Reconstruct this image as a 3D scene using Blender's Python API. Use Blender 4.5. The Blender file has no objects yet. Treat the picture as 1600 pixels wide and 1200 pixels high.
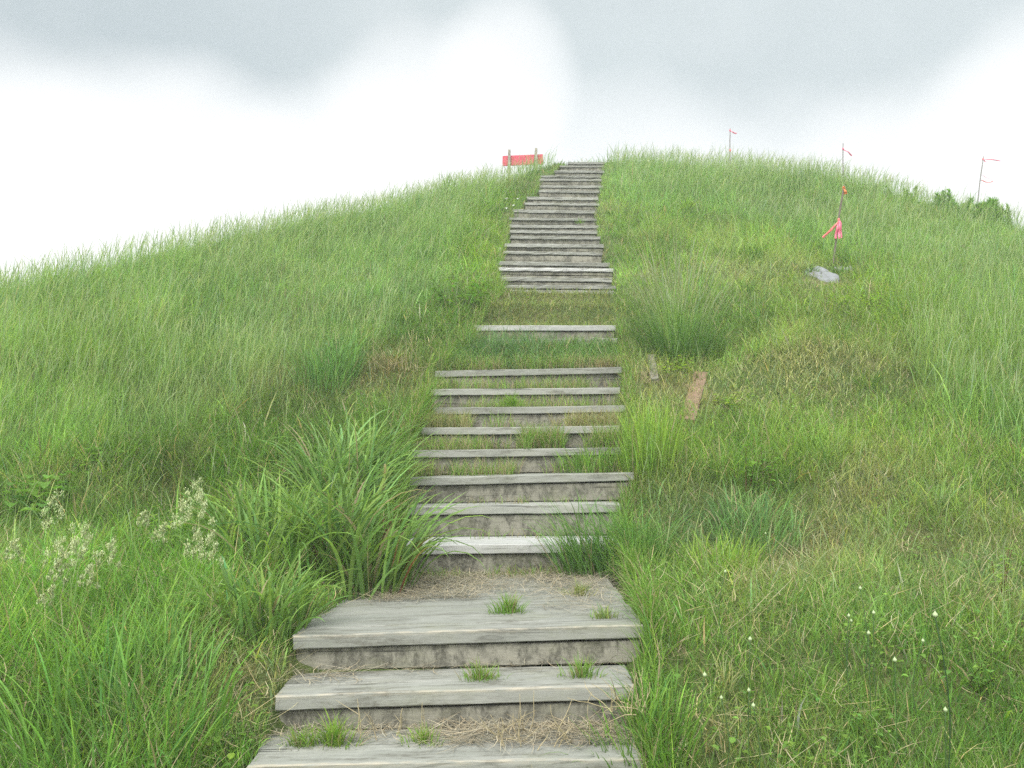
# Timber steps climbing a grassy hill under an overcast sky
import bpy, bmesh, math
import numpy as np
rng = np.random.default_rng(11)
PI = math.pi
C = bpy.context.scene.collection
F=1333.0; YH=700.0
PITCH=math.atan((YH-600)/F)
CP,SP=math.cos(PITCH),math.sin(PITCH)
def ray(x,y):
    u=(x-800.0)/F; v=(600.0-y)/F
    return np.array([u,CP-v*SP,SP+v*CP])
def at(x,y,d):
    r=ray(x,y); return r*(d/r[1])
def project(p):
    X,Y,Z=p[...,0],p[...,1],p[...,2]
    dep=Y*CP+Z*SP; up=-Y*SP+Z*CP
    return 800+F*X/dep, 600-F*up/dep
# nose edge of each step: yL,yR,xL,xR,distance
STEPS=[(1197,1185,386,1004,3.05),(1087,1071,431,990,3.40),(993,977,458,1005,3.72),
(852,849,598,966,5.30),(791,788,636,970,5.75),(746,739,618,984,6.05),(703,699,640,975,6.40),
(668,665,655,971,6.75),(637,633,672,972,7.10),(608,605,672,972,7.45),(580,573,684,973,7.80),
(531,528,752,960,8.70),(509,508,743,966,9.00),
(453,454,790,957,10.0),(445,446,783,959,10.2),(433,435,782,960,10.55),(418,420,781,957,10.9),
(408,411,784,951,11.26),(392,395,788,945,11.64),(380,382,787,941,12.02),(368.5,370,794,937,12.40),(359,361,795,936,12.78),
(351,352,797,934,13.16),(340,341,799,932,13.54),(327,329,803,932,13.92),(316.5,318,819,934,14.30),(307.5,308.5,821,935,14.68),
(297,298,840,938,15.06),(289.5,290,843,940,15.44),(279,279.5,845,941,15.82),(274,274.5,847,940,16.2),
(266,266.5,866,942,16.6),(258.5,259,873,943,17.0),(253,253,886,946,17.4)]
def smooth(a,b,x):
    t=np.clip((x-a)/(b-a),0,1); return t*t*(3-2*t)
def vnoise(x,y,seed=0):
    xi=np.floor(x); yi=np.floor(y); fx=x-xi; fy=y-yi
    fx=fx*fx*(3-2*fx); fy=fy*fy*(3-2*fy)
    def h(a,b):
        s=np.sin(a*127.1+b*311.7+seed*74.7)*43758.5453
        return s-np.floor(s)
    return (h(xi,yi)*(1-fx)+h(xi+1,yi)*fx)*(1-fy)+(h(xi,yi+1)*(1-fx)+h(xi+1,yi+1)*fx)*fy
def fbm(x,y,seed=0):
    return (vnoise(x,y,seed)+.5*vnoise(x*2.03,y*2.03,seed+3)+.25*vnoise(x*4.1,y*4.1,seed+5))/1.75
SD=np.array([s[4] for s in STEPS])
SZ=np.array([(at(800,(s[0]+s[1])/2,s[4]))[2] for s in STEPS])
SXL=np.array([at(s[2],s[0],s[4])[0] for s in STEPS]); SXR=np.array([at(s[3],s[1],s[4])[0] for s in STEPS])
SZL=np.array([at(s[2],s[0],s[4])[2] for s in STEPS]); SZR=np.array([at(s[3],s[1],s[4])[2] for s in STEPS])
PD=np.concatenate([[-2,0,1.5,2.6],SD,[18.5,22,26,34,60]])
PZ=np.concatenate([[-1.62,-1.6,-1.5,-1.28],SZ-.07,[6.0,6.05,5.7,4.2,-1.0]])
RX=np.array([-40,-20,-12,-9,-7.2,-5.4,-2.9,0,2,4.7,6.75,7.8,10,14,20,40.])
RZ=np.array([-5.0,-3.0,-0.5,0.95,1.63,2.33,3.94,5.29,6.22,5.97,4.9,4.07,1.36,-1.0,-3.0,-5.0])
def zbase(X,Y,RZ=None):
    if RZ is None: RZ=globals()['RZ']
    a=np.interp(Y,PD,PZ)
    # smooth ridge interpolation
    b=0
    for o,w in ((-.8,.2),(-.4,.2),(0,.2),(.4,.2),(.8,.2)): b=b+w*np.interp(X+o,RX,RZ)
    k=.32
    m=np.minimum(a,b); z=m-k*np.log(np.exp(-(a-m)/k)+np.exp(-(b-m)/k))
    fl=-1.62; m=np.maximum(z,fl); z=m+.15*np.log(np.exp((z-m)/.15)+np.exp((fl-m)/.15))
    return z
GLOWS = [(-100, 440, 6, 16, 1.3), (250, 420, 4.5, 14, 1.3), (560, 420, 2, 13, 1.2), (800, 125, 0, 5.5, .6), (690, 265, 0, 9.5, .8), (960, 430, 1, 14, .7), (1700, 230, 0, 10, .9), (1500, 430, 1, 14, .9), (1220, 440, 1, 14, .55)]
SKY_GREY = [(.3, (.240, .266, .273)), (.7, (.27, .297, .303))]
SKY_WHITE = (.45, .45, .45); REAR = (1.0, 1.0, 1.0)
ZENITH = 2.6; SKY_GAIN = 1.0; SUN_E = 1.6; EXPO = 1.42; GLARE_DENSITY = .0038

# ------------------------------------------------------------------ terrain
def foot(Y):
    """left and right edge of the flight of steps at distance Y"""
    return np.interp(Y, SD, SXL), np.interp(Y, SD, SXR)
BUMPS = []            # (x, y, radius_x, radius_y, height)
def zt(X, Y):
    X = np.asarray(X, float); Y = np.asarray(Y, float)
    z = zbase(X, Y)
    xl, xr = foot(Y)
    on = smooth(2.3, 2.6, Y) * (1 - smooth(18.0, 19.5, Y))
    gap = np.maximum(np.maximum(xl - X, X - xr), 0)
    near = (1 - smooth(.10, 1.0, gap)) * on
    z = z * (1 - near) + np.interp(Y, PD, PZ) * near
    rough = smooth(.1, .8, gap) * .8 + .2
    z = z + rough * ((fbm(X * .9, Y * .9, 1) - .5) * .17 + (fbm(X * 3.1, Y * 3.1, 2) - .5) * .07)
    for bx, by, rx, ry, h in BUMPS:
        z = z + h * np.exp(-(((X - bx) / rx) ** 2 + ((Y - by) / ry) ** 2) ** 1.5)
    # bed of the steps: the soil lies below the boards
    inside = smooth(-.03, .05, np.minimum(X - xl, xr - X))
    k = np.clip(np.searchsorted(SD, Y, side='right') - 1, 0, len(SD) - 1)
    bed = SZ[k] - .17
    open_ = (Y > 2.98) & (Y < 17.45) & ~((Y > 7.93) & (Y < 8.66)) & ~((Y > 9.06) & (Y < 9.97))
    w = inside * np.where(open_, 1.0, 0.0)
    z = np.where(w > 0, z * (1 - w) + np.minimum(z, bed) * w, z)
    # two buried steps covered by turf
    hump = inside * np.where((Y > 9.06) & (Y < 9.97), 1.0, 0.0)
    ledge = SZ[12] - .03 + (1.58 - SZ[12] + .03) * smooth(9.18, 9.48, Y) + .22 * smooth(9.6, 9.94, Y)
    z = z * (1 - hump) + (ledge + .05 * (fbm(X * 3, Y * 3, 6) - .5)) * hump
    return z
def hit(x, y, lift=0.0):
    r = ray(x, y)
    d = np.concatenate([np.linspace(1.2, 24, 4600)])
    p = r[None, :] * (d / r[1])[:, None]
    under = p[:, 2] <= zt(p[:, 0], p[:, 1]) + lift
    if under.any():
        return p[under.argmax()].copy()
    gapz = (p[:, 2] - zt(p[:, 0], p[:, 1])) / d
    q = p[gapz.argmin()].copy(); q[2] = float(zt(q[0], q[1])); return q
def root_for(x, y_top, h):
    """where on the ground a plant of height h stands whose top is seen at (x, y_top)"""
    r = ray(x, y_top); d = np.linspace(1.5, 20, 4000)
    p = r[None, :] * (d / r[1])[:, None]
    ok = p[:, 2] <= zt(p[:, 0], p[:, 1]) + h
    q = p[ok.argmax() if ok.any() else -1].copy(); q[2] = float(zt(q[0], q[1])); return q
q = hit(1285, 600); BUMPS.append((q[0], q[1] + .25, .62, .40, .26))
q = hit(1240, 640); BUMPS.append((q[0], q[1], .4, .2, -.05))
q = hit(1100, 800); BUMPS.append((q[0], q[1], .5, .4, .06))

# ------------------------------------------------------------------ material helpers
def new_mat(name):
    m = bpy.data.materials.new(name); m.use_nodes = True
    nt = m.node_tree; nt.nodes.clear()
    out = nt.nodes.new('ShaderNodeOutputMaterial')
    return m, nt, out
def N(nt, kind, **kw):
    n = nt.nodes.new(kind)
    for k, v in kw.items():
        if k.startswith('i_'): n.inputs[k[2:].replace('_', ' ')].default_value = v
        else: setattr(n, k, v)
    return n
def ramp(nt, fac, stops):
    r = nt.nodes.new('ShaderNodeValToRGB'); el = r.color_ramp.elements
    while len(el) > 1: el.remove(el[-1])
    el[0].position, el[0].color = stops[0][0], (*stops[0][1], 1)
    for p, c in stops[1:]:
        e = el.new(p); e.color = (*c, 1)
    nt.links.new(fac, r.inputs[0]); return r.outputs[0]
def mapped(nt, scale, coord='Object', loc=(0, 0, 0)):
    tc = nt.nodes.new('ShaderNodeTexCoord'); mp = nt.nodes.new('ShaderNodeMapping')
    mp.inputs['Scale'].default_value = scale; mp.inputs['Location'].default_value = loc
    nt.links.new(tc.outputs[coord], mp.inputs[0]); return mp.outputs[0]
def noise(nt, vec, scale, detail=5, rough=.55, dist=0):
    n = nt.nodes.new('ShaderNodeTexNoise'); n.inputs['Scale'].default_value = scale
    n.inputs['Detail'].default_value = detail; n.inputs['Roughness'].default_value = rough
    n.inputs['Distortion'].default_value = dist
    nt.links.new(vec, n.inputs['Vector']); return n.outputs['Fac']
def mix(nt, fac, a, b, mode='MIX'):
    m = nt.nodes.new('ShaderNodeMix'); m.data_type = 'RGBA'; m.blend_type = mode
    for s, v in ((m.inputs[0], fac), (m.inputs[6], a), (m.inputs[7], b)):
        if hasattr(v, 'is_linked'): nt.links.new(v, s)
        elif isinstance(v, tuple): s.default_value = (*v, 1)
        else: s.default_value = v
    return m.outputs[2]
def math_(nt, op, a, b=0.0, clamp=False):
    m = nt.nodes.new('ShaderNodeMath'); m.operation = op; m.use_clamp = clamp
    for s, v in ((m.inputs[0], a), (m.inputs[1], b)):
        if hasattr(v, 'is_linked'): nt.links.new(v, s)
        else: s.default_value = v
    return m.outputs[0]
def surface(nt, out, col, rough=.8, bump=None, bstr=.3, bdist=.01, spec=.3):
    b = nt.nodes.new('ShaderNodeBsdfPrincipled')
    if hasattr(col, 'is_linked'): nt.links.new(col, b.inputs['Base Color'])
    else: b.inputs['Base Color'].default_value = (*col, 1)
    b.inputs['Roughness'].default_value = rough
    b.inputs['Specular IOR Level'].default_value = spec
    if bump is not None:
        bp = nt.nodes.new('ShaderNodeBump'); bp.inputs['Strength'].default_value = bstr; bp.inputs['Distance'].default_value = bdist
        nt.links.new(bump, bp.inputs['Height']); nt.links.new(bp.outputs[0], b.inputs['Normal'])
    nt.links.new(b.outputs[0], out.inputs[0]); return b

def leaf_material(name, trans=.48, rough=.6, spec=.18):
    """blade colour comes from the per-plant pigment stored with the mesh"""
    m, nt, out = new_mat(name)
    at_ = N(nt, 'ShaderNodeAttribute', attribute_name='pigment')
    fine = noise(nt, mapped(nt, (1, 1, 1)), 60, 2)
    col = mix(nt, 1.0, at_.outputs['Color'], ramp(nt, fine, [(.3, (.82, .85, .8)), (.7, (1.15, 1.12, 1.1))]), 'MULTIPLY')
    b = nt.nodes.new('ShaderNodeBsdfPrincipled'); nt.links.new(col, b.inputs['Base Color'])
    b.inputs['Roughness'].default_value = rough; b.inputs['Specular IOR Level'].default_value = spec
    t = nt.nodes.new('ShaderNodeBsdfTranslucent')
    tcol = mix(nt, 1.0, col, (1.25, 1.3, .8), 'MULTIPLY'); nt.links.new(tcol, t.inputs['Color'])
    ms = nt.nodes.new('ShaderNodeMixShader'); ms.inputs[0].default_value = trans
    nt.links.new(b.outputs[0], ms.inputs[1]); nt.links.new(t.outputs[0], ms.inputs[2])
    nt.links.new(ms.outputs[0], out.inputs[0]); return m
M_GRASS = leaf_material('grass_blades')
M_LEAF = leaf_material('broad_leaves', .42, .6, .15)
M_STRAW = leaf_material('dry_straw', .15, .8, .15)

def plain(name, col, var=.15, scale=30, rough=.7, spec=.3):
    m, nt, out = new_mat(name)
    n = noise(nt, mapped(nt, (1, 1, 1)), scale, 5)
    c = mix(nt, n, tuple(v * (1 - var) for v in col), tuple(min(1, v * (1 + var)) for v in col))
    surface(nt, out, c, rough, n, .2, .003, spec); return m

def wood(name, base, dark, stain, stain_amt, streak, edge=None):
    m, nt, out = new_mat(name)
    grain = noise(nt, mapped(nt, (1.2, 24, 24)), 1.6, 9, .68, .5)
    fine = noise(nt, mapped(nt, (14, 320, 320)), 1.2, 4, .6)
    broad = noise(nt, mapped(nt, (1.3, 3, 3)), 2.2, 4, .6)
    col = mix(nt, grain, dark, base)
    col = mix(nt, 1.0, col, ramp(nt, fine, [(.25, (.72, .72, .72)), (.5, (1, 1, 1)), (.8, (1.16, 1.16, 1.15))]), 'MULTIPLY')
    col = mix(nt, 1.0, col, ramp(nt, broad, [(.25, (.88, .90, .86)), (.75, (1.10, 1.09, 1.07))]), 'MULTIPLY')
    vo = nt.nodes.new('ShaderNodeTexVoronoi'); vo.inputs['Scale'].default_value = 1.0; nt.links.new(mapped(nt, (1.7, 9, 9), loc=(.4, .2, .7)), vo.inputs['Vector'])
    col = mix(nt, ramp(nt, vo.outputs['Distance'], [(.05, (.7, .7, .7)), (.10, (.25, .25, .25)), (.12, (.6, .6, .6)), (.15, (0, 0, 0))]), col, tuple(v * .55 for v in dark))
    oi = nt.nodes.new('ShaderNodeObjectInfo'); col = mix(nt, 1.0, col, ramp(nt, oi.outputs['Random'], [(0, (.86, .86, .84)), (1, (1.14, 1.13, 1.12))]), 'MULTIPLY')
    # dark cracks along the grain
    ck = noise(nt, mapped(nt, (1.1, 34, 34), loc=(3, 1, 7)), 1.1, 5, .55, .4)
    col = mix(nt, ramp(nt, ck, [(.32, (.9, .9, .9)), (.37, (0, 0, 0))]), col, tuple(v * .3 for v in dark))
    # mould and rain stains of their own shape
    st = noise(nt, mapped(nt, streak), 1.0, 8, .76, .3)
    sf = ramp(nt, st, [(.53 - stain_amt * .14, (0, 0, 0)), (.63 - stain_amt * .12, (.9, .9, .9))])
    sp = noise(nt, mapped(nt, (40, 40, 40)), 1.4, 5, .7)
    sf2 = mix(nt, 1.0, sf, ramp(nt, sp, [(.3, (.25, .25, .25)), (.62, (1, 1, 1))]), 'MULTIPLY')
    col = mix(nt, sf2, col, stain)
    gn = noise(nt, mapped(nt, (2.2, 4, 4), loc=(9, 4, 2)), 1.3, 5, .7)
    col = mix(nt, ramp(nt, gn, [(.52, (0, 0, 0)), (.75, (.3, .3, .3))]), col, (.16, .17, .085))
    if edge is not None:
        ea = N(nt, 'ShaderNodeAttribute', attribute_name='worn')
        en = noise(nt, mapped(nt, (9, 60, 60)), 1.5, 4, .6)
        ef = math_(nt, 'MULTIPLY', ea.outputs['Fac'], math_(nt, 'MULTIPLY_ADD', en, 1.6))
        ef = math_(nt, 'MULTIPLY', ea.outputs['Fac'], ramp(nt, en, [(.38, (.0, .0, .0)), (.66, (.75, .75, .75))]))
        col = mix(nt, ef, col, edge)
    surface(nt, out, col, .88, grain, .35, .002, .15); return m
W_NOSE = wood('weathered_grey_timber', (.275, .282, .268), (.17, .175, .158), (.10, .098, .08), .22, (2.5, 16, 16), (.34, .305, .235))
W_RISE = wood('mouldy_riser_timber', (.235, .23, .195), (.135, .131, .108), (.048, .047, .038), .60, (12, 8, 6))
W_PALE = wood('pale_newer_timber', (.36, .365, .365), (.30, .305, .305), (.22, .22, .21), .05, (5, 5, 5), (.37, .37, .36))
W_POST = wood('grey_post_timber', (.34, .32, .28), (.24, .22, .19), (.14, .13, .1), .2, (5, 5, 5))

# ------------------------------------------------------------------ mesh helpers
def mesh_obj(name, V, Q, mat, parent=None, col=None, smooth_=True, org=None, worn=None):
    V = np.asarray(V, np.float32).reshape(-1, 3); Q = np.asarray(Q, np.int32).reshape(-1, 4)
    if org is not None: V = V - np.asarray(org, np.float32)
    me = bpy.data.meshes.new(name)
    me.vertices.add(len(V)); me.vertices.foreach_set('co', V.ravel())
    tri = Q[:, 2] == Q[:, 3]
    if tri.any():
        faces = [tuple(int(i) for i in (f[:3] if t else f)) for f, t in zip(Q, tri)]
        me.clear_geometry(); me.from_pydata([tuple(v) for v in V.tolist()], [], faces)
    else:
        me.loops.add(Q.size); me.loops.foreach_set('vertex_index', Q.ravel())
        me.polygons.add(len(Q)); me.polygons.foreach_set('loop_start', np.arange(0, Q.size, 4, dtype=np.int32))
    me.update(calc_edges=True)
    me.polygons.foreach_set('use_smooth', np.full(len(me.polygons), bool(smooth_)))
    if col is not None:
        c = np.ones((len(V), 4), np.float32); c[:, :3] = np.asarray(col, np.float32).reshape(-1, 3)
        a = me.attributes.new('pigment', 'FLOAT_COLOR', 'POINT'); a.data.foreach_set('color', c.ravel())
    if worn is not None:
        a = me.attributes.new('worn', 'FLOAT', 'POINT'); a.data.foreach_set('value', np.asarray(worn, np.float32).ravel())
    me.materials.append(mat)
    o = bpy.data.objects.new(name, me); C.objects.link(o)
    if parent is not None: o.parent = parent
    elif org is not None: o.location = [float(v) for v in org]
    return o
def tag(o, label, cat, group=None):
    o['label'] = label; o['category'] = cat; o['kind'] = 'thing'
    if group: o['group'] = group
    return o
def kind(o, k, label=None, cat=None):
    o['kind'] = k
    if label: o['label'] = label; o['category'] = cat
    return o
def empty(name, loc):
    o = bpy.data.objects.new(name, None); o.location = [float(v) for v in loc]; o.empty_display_size = .1
    C.objects.link(o); return o

def ribbons(P, L, az, th0, th1, W, levels=4, prof=None, cA=None, cB=None, twist=None, drift=0.0, vfold=0.0, expo=1.2):
    """curved tapering ribbons; returns vertices, quads, colours"""
    P = np.asarray(P, float); n = len(P)
    B = lambda v: np.broadcast_to(np.asarray(v, float), (n,)).copy()
    L, az, th0, th1, W = B(L), B(az), B(th0), B(th1), B(W)
    t = np.linspace(0, 1, levels)
    tm = (t[1:] + t[:-1]) / 2
    th = th0[:, None] + th1[:, None] * tm[None, :] ** expo
    ds = (L / (levels - 1))[:, None]
    a = az[:, None] + (rng.normal(0, 1, n) * drift)[:, None] * tm[None, :]
    step = np.stack([np.sin(th) * np.cos(a), np.sin(th) * np.sin(a), np.cos(th)], -1) * ds[..., None]
    pts = np.concatenate([np.zeros((n, 1, 3)), np.cumsum(step, 1)], 1) + P[:, None, :]
    tw = rng.uniform(-1.0, 1.0, n) if twist is None else B(twist)
    sa = az + PI / 2 + tw
    side = np.stack([np.cos(sa), np.sin(sa), np.zeros(n)], -1)
    if prof is None: prof = np.interp(t, [0, .25, .6, 1], [.75, 1, .8, .06])
    half = (W[:, None] * np.asarray(prof)[None, :])[..., None] * side[:, None, :] * .5
    if vfold:
        mid = pts.copy(); mid[..., 2] -= W[:, None] * np.asarray(prof)[None, :] * vfold
        ring = np.stack([pts - half, mid, pts + half], 2); k = 3
    else:
        ring = np.stack([pts - half, pts + half], 2); k = 2
    V = ring.reshape(-1, 3)
    base = (np.arange(n) * levels * k)[:, None, None] + (np.arange(levels - 1) * k)[None, :, None] + np.arange(k - 1)[None, None, :]
    Q = np.stack([base, base + 1, base + k + 1, base + k], -1).reshape(-1, 4)
    if cA is None: return V, Q, None
    cA = np.broadcast_to(np.asarray(cA, float), (n, 3)); cB = cA if cB is None else np.broadcast_to(np.asarray(cB, float), (n, 3))
    w = np.clip((t - .45) / .45, 0, 1)[None, :, None]
    col = cA[:, None, :] * (1 - w) + cB[:, None, :] * w
    col = np.repeat(col[:, :, None, :], k, 2).reshape(-1, 3)
    return V, Q, col
class Bag:
    def __init__(s): s.V, s.Q, s.K, s.n = [], [], [], 0
    def add(s, V, Q, K):
        s.V.append(V); s.Q.append(Q + s.n); s.K.append(K if K is not None else np.full((len(V), 3), .2)); s.n += len(V); return s
    def arrays(s): return np.concatenate(s.V), np.concatenate(s.Q), np.concatenate(s.K)
    def obj(s, name, mat, parent=None, org=None):
        V, Q, K = s.arrays(); return mesh_obj(name, V, Q, mat, parent, K, True, org)
def tube(path, rad, sides=6, col=(.2, .2, .2)):
    """swept tube along a path with closed ends"""
    path = np.asarray(path, float); m = len(path); rad = np.broadcast_to(np.asarray(rad, float), (m,))
    V = []
    for i in range(m):
        d = path[min(i + 1, m - 1)] - path[max(i - 1, 0)]; d = d / (np.linalg.norm(d) + 1e-9)
        ref = np.array([1., 0, 0]) if abs(d[0]) < .8 else np.array([0, 1., 0])
        u = np.cross(d, ref); u /= np.linalg.norm(u); v = np.cross(d, u)
        for s in range(sides):
            a = 2 * PI * s / sides; V.append(path[i] + rad[i] * (math.cos(a) * u + math.sin(a) * v))
    Q = []
    for i in range(m - 1):
        for s in range(sides):
            Q.append((i * sides + s, i * sides + (s + 1) % sides, (i + 1) * sides + (s + 1) % sides, (i + 1) * sides + s))
    if sides == 6:
        for o in (0, (m - 1) * sides):
            Q.append((o, o + 1, o + 2, o + 3)); Q.append((o, o + 3, o + 4, o + 5))
    elif sides == 4:
        for o in (0, (m - 1) * 4): Q.append((o, o + 1, o + 2, o + 3))
    V = np.array(V); return V, np.array(Q), np.broadcast_to(np.asarray(col, float), (len(V), 3)).copy()

# ------------------------------------------------------------------ ground sheet
gx = np.unique(np.concatenate([-np.geomspace(13, 600, 26), np.linspace(-13, 13, 300), np.geomspace(13, 600, 26)]))
gy = np.unique(np.concatenate([-np.geomspace(1.0, 600, 26), np.linspace(-1, 2.4, 22), np.linspace(2.4, 20.5, 300), np.geomspace(20.5, 700, 28)]))
GX, GY = np.meshgrid(gx, gy); GZ = zt(GX, GY)
nx = len(gx); ny = len(gy)
idx = (np.arange(ny - 1) * nx)[:, None] + np.arange(nx - 1)[None, :]
GQ = np.stack([idx, idx + 1, idx + nx + 1, idx + nx], -1).reshape(-1, 4)
m, nt, out = new_mat('hill_soil_and_moss')
v = mapped(nt, (1, 1, 1))
c = ramp(nt, noise(nt, v, 1.4, 8, .65), [(.3, (.045, .075, .02)), (.5, (.07, .10, .03)), (.62, (.12, .12, .055)), (.75, (.16, .14, .08))])
c = mix(nt, 1.0, c, ramp(nt, noise(nt, v, 45, 4, .7), [(.3, (.6, .6, .6)), (.7, (1.3, 1.3, 1.3))]), 'MULTIPLY')
surface(nt, out, c, .95, noise(nt, v, 30, 6, .7), .8, .03, .1)
ground = mesh_obj('ground', np.stack([GX, GY, GZ], -1), GQ, m); kind(ground, 'structure')

# ------------------------------------------------------------------ the flight of timber steps
def loft(x0, x1, yf, yb, top0, top1, th, seed, rough=.0015, stations=22, bev=.006, edge=True):
    """a sawn board from x0 to x1, front face at yf, back at yb, top height from top0 to top1"""
    r = np.random.default_rng(seed)
    xs = np.linspace(0, 1, stations); V = []; worn = []
    b = bev
    for i, s in enumerate(xs):
        X = x0 + (x1 - x0) * s; T = top0 + (top1 - top0) * s
        j = r.normal(0, rough, 10); k = r.normal(0, rough, 10)
        wav = (.004 if seed < 150 else .007) * math.sin(3.1 * s + seed) + .0008 * math.sin(11 * s + seed * 2)
        ex = r.normal(0, .004, 10) if i in (0, stations - 1) else np.zeros(10)
        e_ = min(.012, th * .2); prof = [(yf, T - th + b), (yf, T - b - e_), (yf, T - b), (yf + b, T), (yf + b + e_, T), (yb - b, T), (yb, T - b), (yb, T - th + b), (yb - b, T - th), (yf + b, T - th)]
        for q, (py, pz) in enumerate(prof):
            V.append((X + ex[q], py + j[q] * .7 + wav, pz + k[q] * .6 + wav * .5))
            worn.append(1.0 if (edge and q in (2, 3)) else 0.0)
    Q = []
    for i in range(stations - 1):
        for q in range(10):
            a = i * 10 + q; bq = i * 10 + (q + 1) % 10
            Q.append((a, bq, bq + 10, a + 10))
    for o, flip in ((0, 0), ((stations - 1) * 10, 1)):
        for f in ((0, 1, 8, 9), (1, 2, 3, 4), (1, 4, 5, 8), (5, 6, 7, 8)):
            f = [o + v for v in f]; Q.append(tuple(f[::-1] if not flip else f))
    return V, Q, worn
def boards(name, specs, mat, parent, org):
    V, Q, Wn = [], [], []
    for sp in specs:
        v, q, w = loft(*sp[0], **(sp[1] if len(sp) > 1 else {}))
        Q += [tuple(i + len(V) for i in f) for f in q]; V += v; Wn += w
    return mesh_obj(name, V, Q, mat, parent, None, False, org, Wn)
ORG = np.array([0.5 * (SXL[0] + SXR[0]), SD[0], SZ[0] - .2])
stairs = empty('wooden_staircase', ORG)
tag(stairs, 'long flight of weathered grey timber steps climbing the middle of the grassy hill', 'staircase')
TH = .058
def step_z(i, X):
    return SZL[i] + (SZR[i] - SZL[i]) * (np.asarray(X) - SXL[i]) / (SXR[i] - SXL[i])
for i in range(len(STEPS)):
    xl, xr, d = SXL[i], SXR[i], SD[i]
    zl, zr = SZL[i], SZR[i]
    if i in (3,): xr += .05
    if i > 4: xl += .03 * math.sin(i * 7.3); xr += .03 * math.sin(i * 4.1)
    nd = SD[i + 1] if i + 1 < len(STEPS) else d + .45
    if i == 10: nd = 8.15
    if i == 12: nd = 9.35
    back = nd + .012
    depth = back - d
    pale = i in (3, 12, 16)
    th = TH if i < 13 else (.046 + .006 * math.sin(i * 2.7))
    specs = []
    fw = min(.14, depth * .5) if i != 3 else .235
    if i in (3,): fw = .30
    ys = [d, d + fw]; y = d + fw
    while y < back - .06:
        w = (.30 + .05 * math.sin(i * 3 + y * 7)) if i == 2 else .22
        y = min(back, y + w)
        if back - y < .07: y = back
        ys.append(y)
    for k in range(len(ys) - 1):
        drop = 0 if k == 0 else .0012 * math.sin(k * 5 + i) - .001
        inset = 0 if k == 0 else .006 * math.sin(k * 3.3 + i)
        sl = (SZ[i + 1] - SZ[i] - .17) if (i == 3) else 0.0
        specs.append(((xl + inset, xr - inset, ys[k] + (.0025 if k else 0), ys[k + 1], zl + drop, zr + drop, th if k == 0 else .045, i * 31 + k),
                      dict(rough=.0009 if i < 13 else .003, bev=.005, edge=(k == 0 and i < 4))))
    step = boards('step', specs, W_PALE if pale else W_NOSE, stairs, ORG)
    if i == 3: step['label'] = 'smooth pale grey plank step above the long landing'
    elif i == 2: step['label'] = 'deep planked landing step strewn with straw'
    elif i in (12, 16): step['label'] = 'step with a pale bluish grey front board'
    elif i in (13, 14): step['label'] = 'broken step with split boards above the turf covered gap'
    # riser under the nosing
    low = (SZ[i - 1] if i else SZ[0] - .24) + .004
    if i == 11: low = SZ[11] - .2
    if i == 13: low = SZ[13] - .12
    if i == 10: low = SZ[9] + .004
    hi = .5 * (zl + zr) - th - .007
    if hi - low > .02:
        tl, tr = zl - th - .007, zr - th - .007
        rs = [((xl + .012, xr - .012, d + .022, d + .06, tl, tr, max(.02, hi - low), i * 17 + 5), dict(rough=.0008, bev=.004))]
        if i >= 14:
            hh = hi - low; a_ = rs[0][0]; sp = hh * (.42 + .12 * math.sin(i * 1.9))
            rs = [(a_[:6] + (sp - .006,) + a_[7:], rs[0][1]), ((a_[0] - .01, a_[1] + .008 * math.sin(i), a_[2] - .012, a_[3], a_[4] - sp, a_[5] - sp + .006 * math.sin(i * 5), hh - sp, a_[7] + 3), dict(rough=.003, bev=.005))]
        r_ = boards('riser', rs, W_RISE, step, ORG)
# side board standing against the left ends of the upper steps
p0 = at(783, 383, 12.0); p1 = at(781, 415, 11.3)
V, Q, _ = loft(-.0, .75, -.018, .018, 0, 0, .2, 77, stations=10)
V = np.array(V); ang = math.atan2(p0[2] - p1[2], p0[1] - p1[1])
s = V[:, 0].copy(); yy = V[:, 1].copy()
V = np.stack([p1[0] - .01 - yy, p1[1] + s * math.cos(ang), p1[2] + V[:, 2] + s * math.sin(ang)], -1)
mesh_obj('side_board', V, Q, W_RISE, stairs, None, False, ORG)

# ------------------------------------------------------------------ plant colours (pigment, linear)
LUSH = np.array([.108, .222, .036]); MEADOW = np.array([.178, .298, .086]); BRIGHT = np.array([.205, .330, .045])
DRY = np.array([.36, .31, .19]); BLUE = np.array([.120, .220, .090]); TURF = np.array([.172, .282, .060])
RED = np.array([.20, .085, .05]); SEED = np.array([.36, .37, .25])
def inpoly(x, y, poly):
    r = np.zeros(x.shape, bool); n = len(poly)
    for i in range(n):
        x0, y0 = poly[i]; x1, y1 = poly[(i + 1) % n]
        c = ((y0 > y) != (y1 > y)) & (x < (x1 - x0) * (y - y0) / (y1 - y0 + 1e-9) + x0)
        r ^= c
    return r
TALL_L = [(-700, 770), (0, 735), (150, 715), (300, 690), (430, 640), (560, 575), (640, 525), (690, 440), (735, 380), (785, 310), (850, 262), (850, 100), (-700, 100)]
TALL_R = [(948, 100), (948, 315), (1080, 335), (1180, 350), (1240, 385), (1330, 405), (1400, 440), (1430, 520), (1450, 640), (1600, 715), (2300, 800), (2300, 100)]
MEADOW_PALE = np.array([.25, .33, .15])
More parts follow.
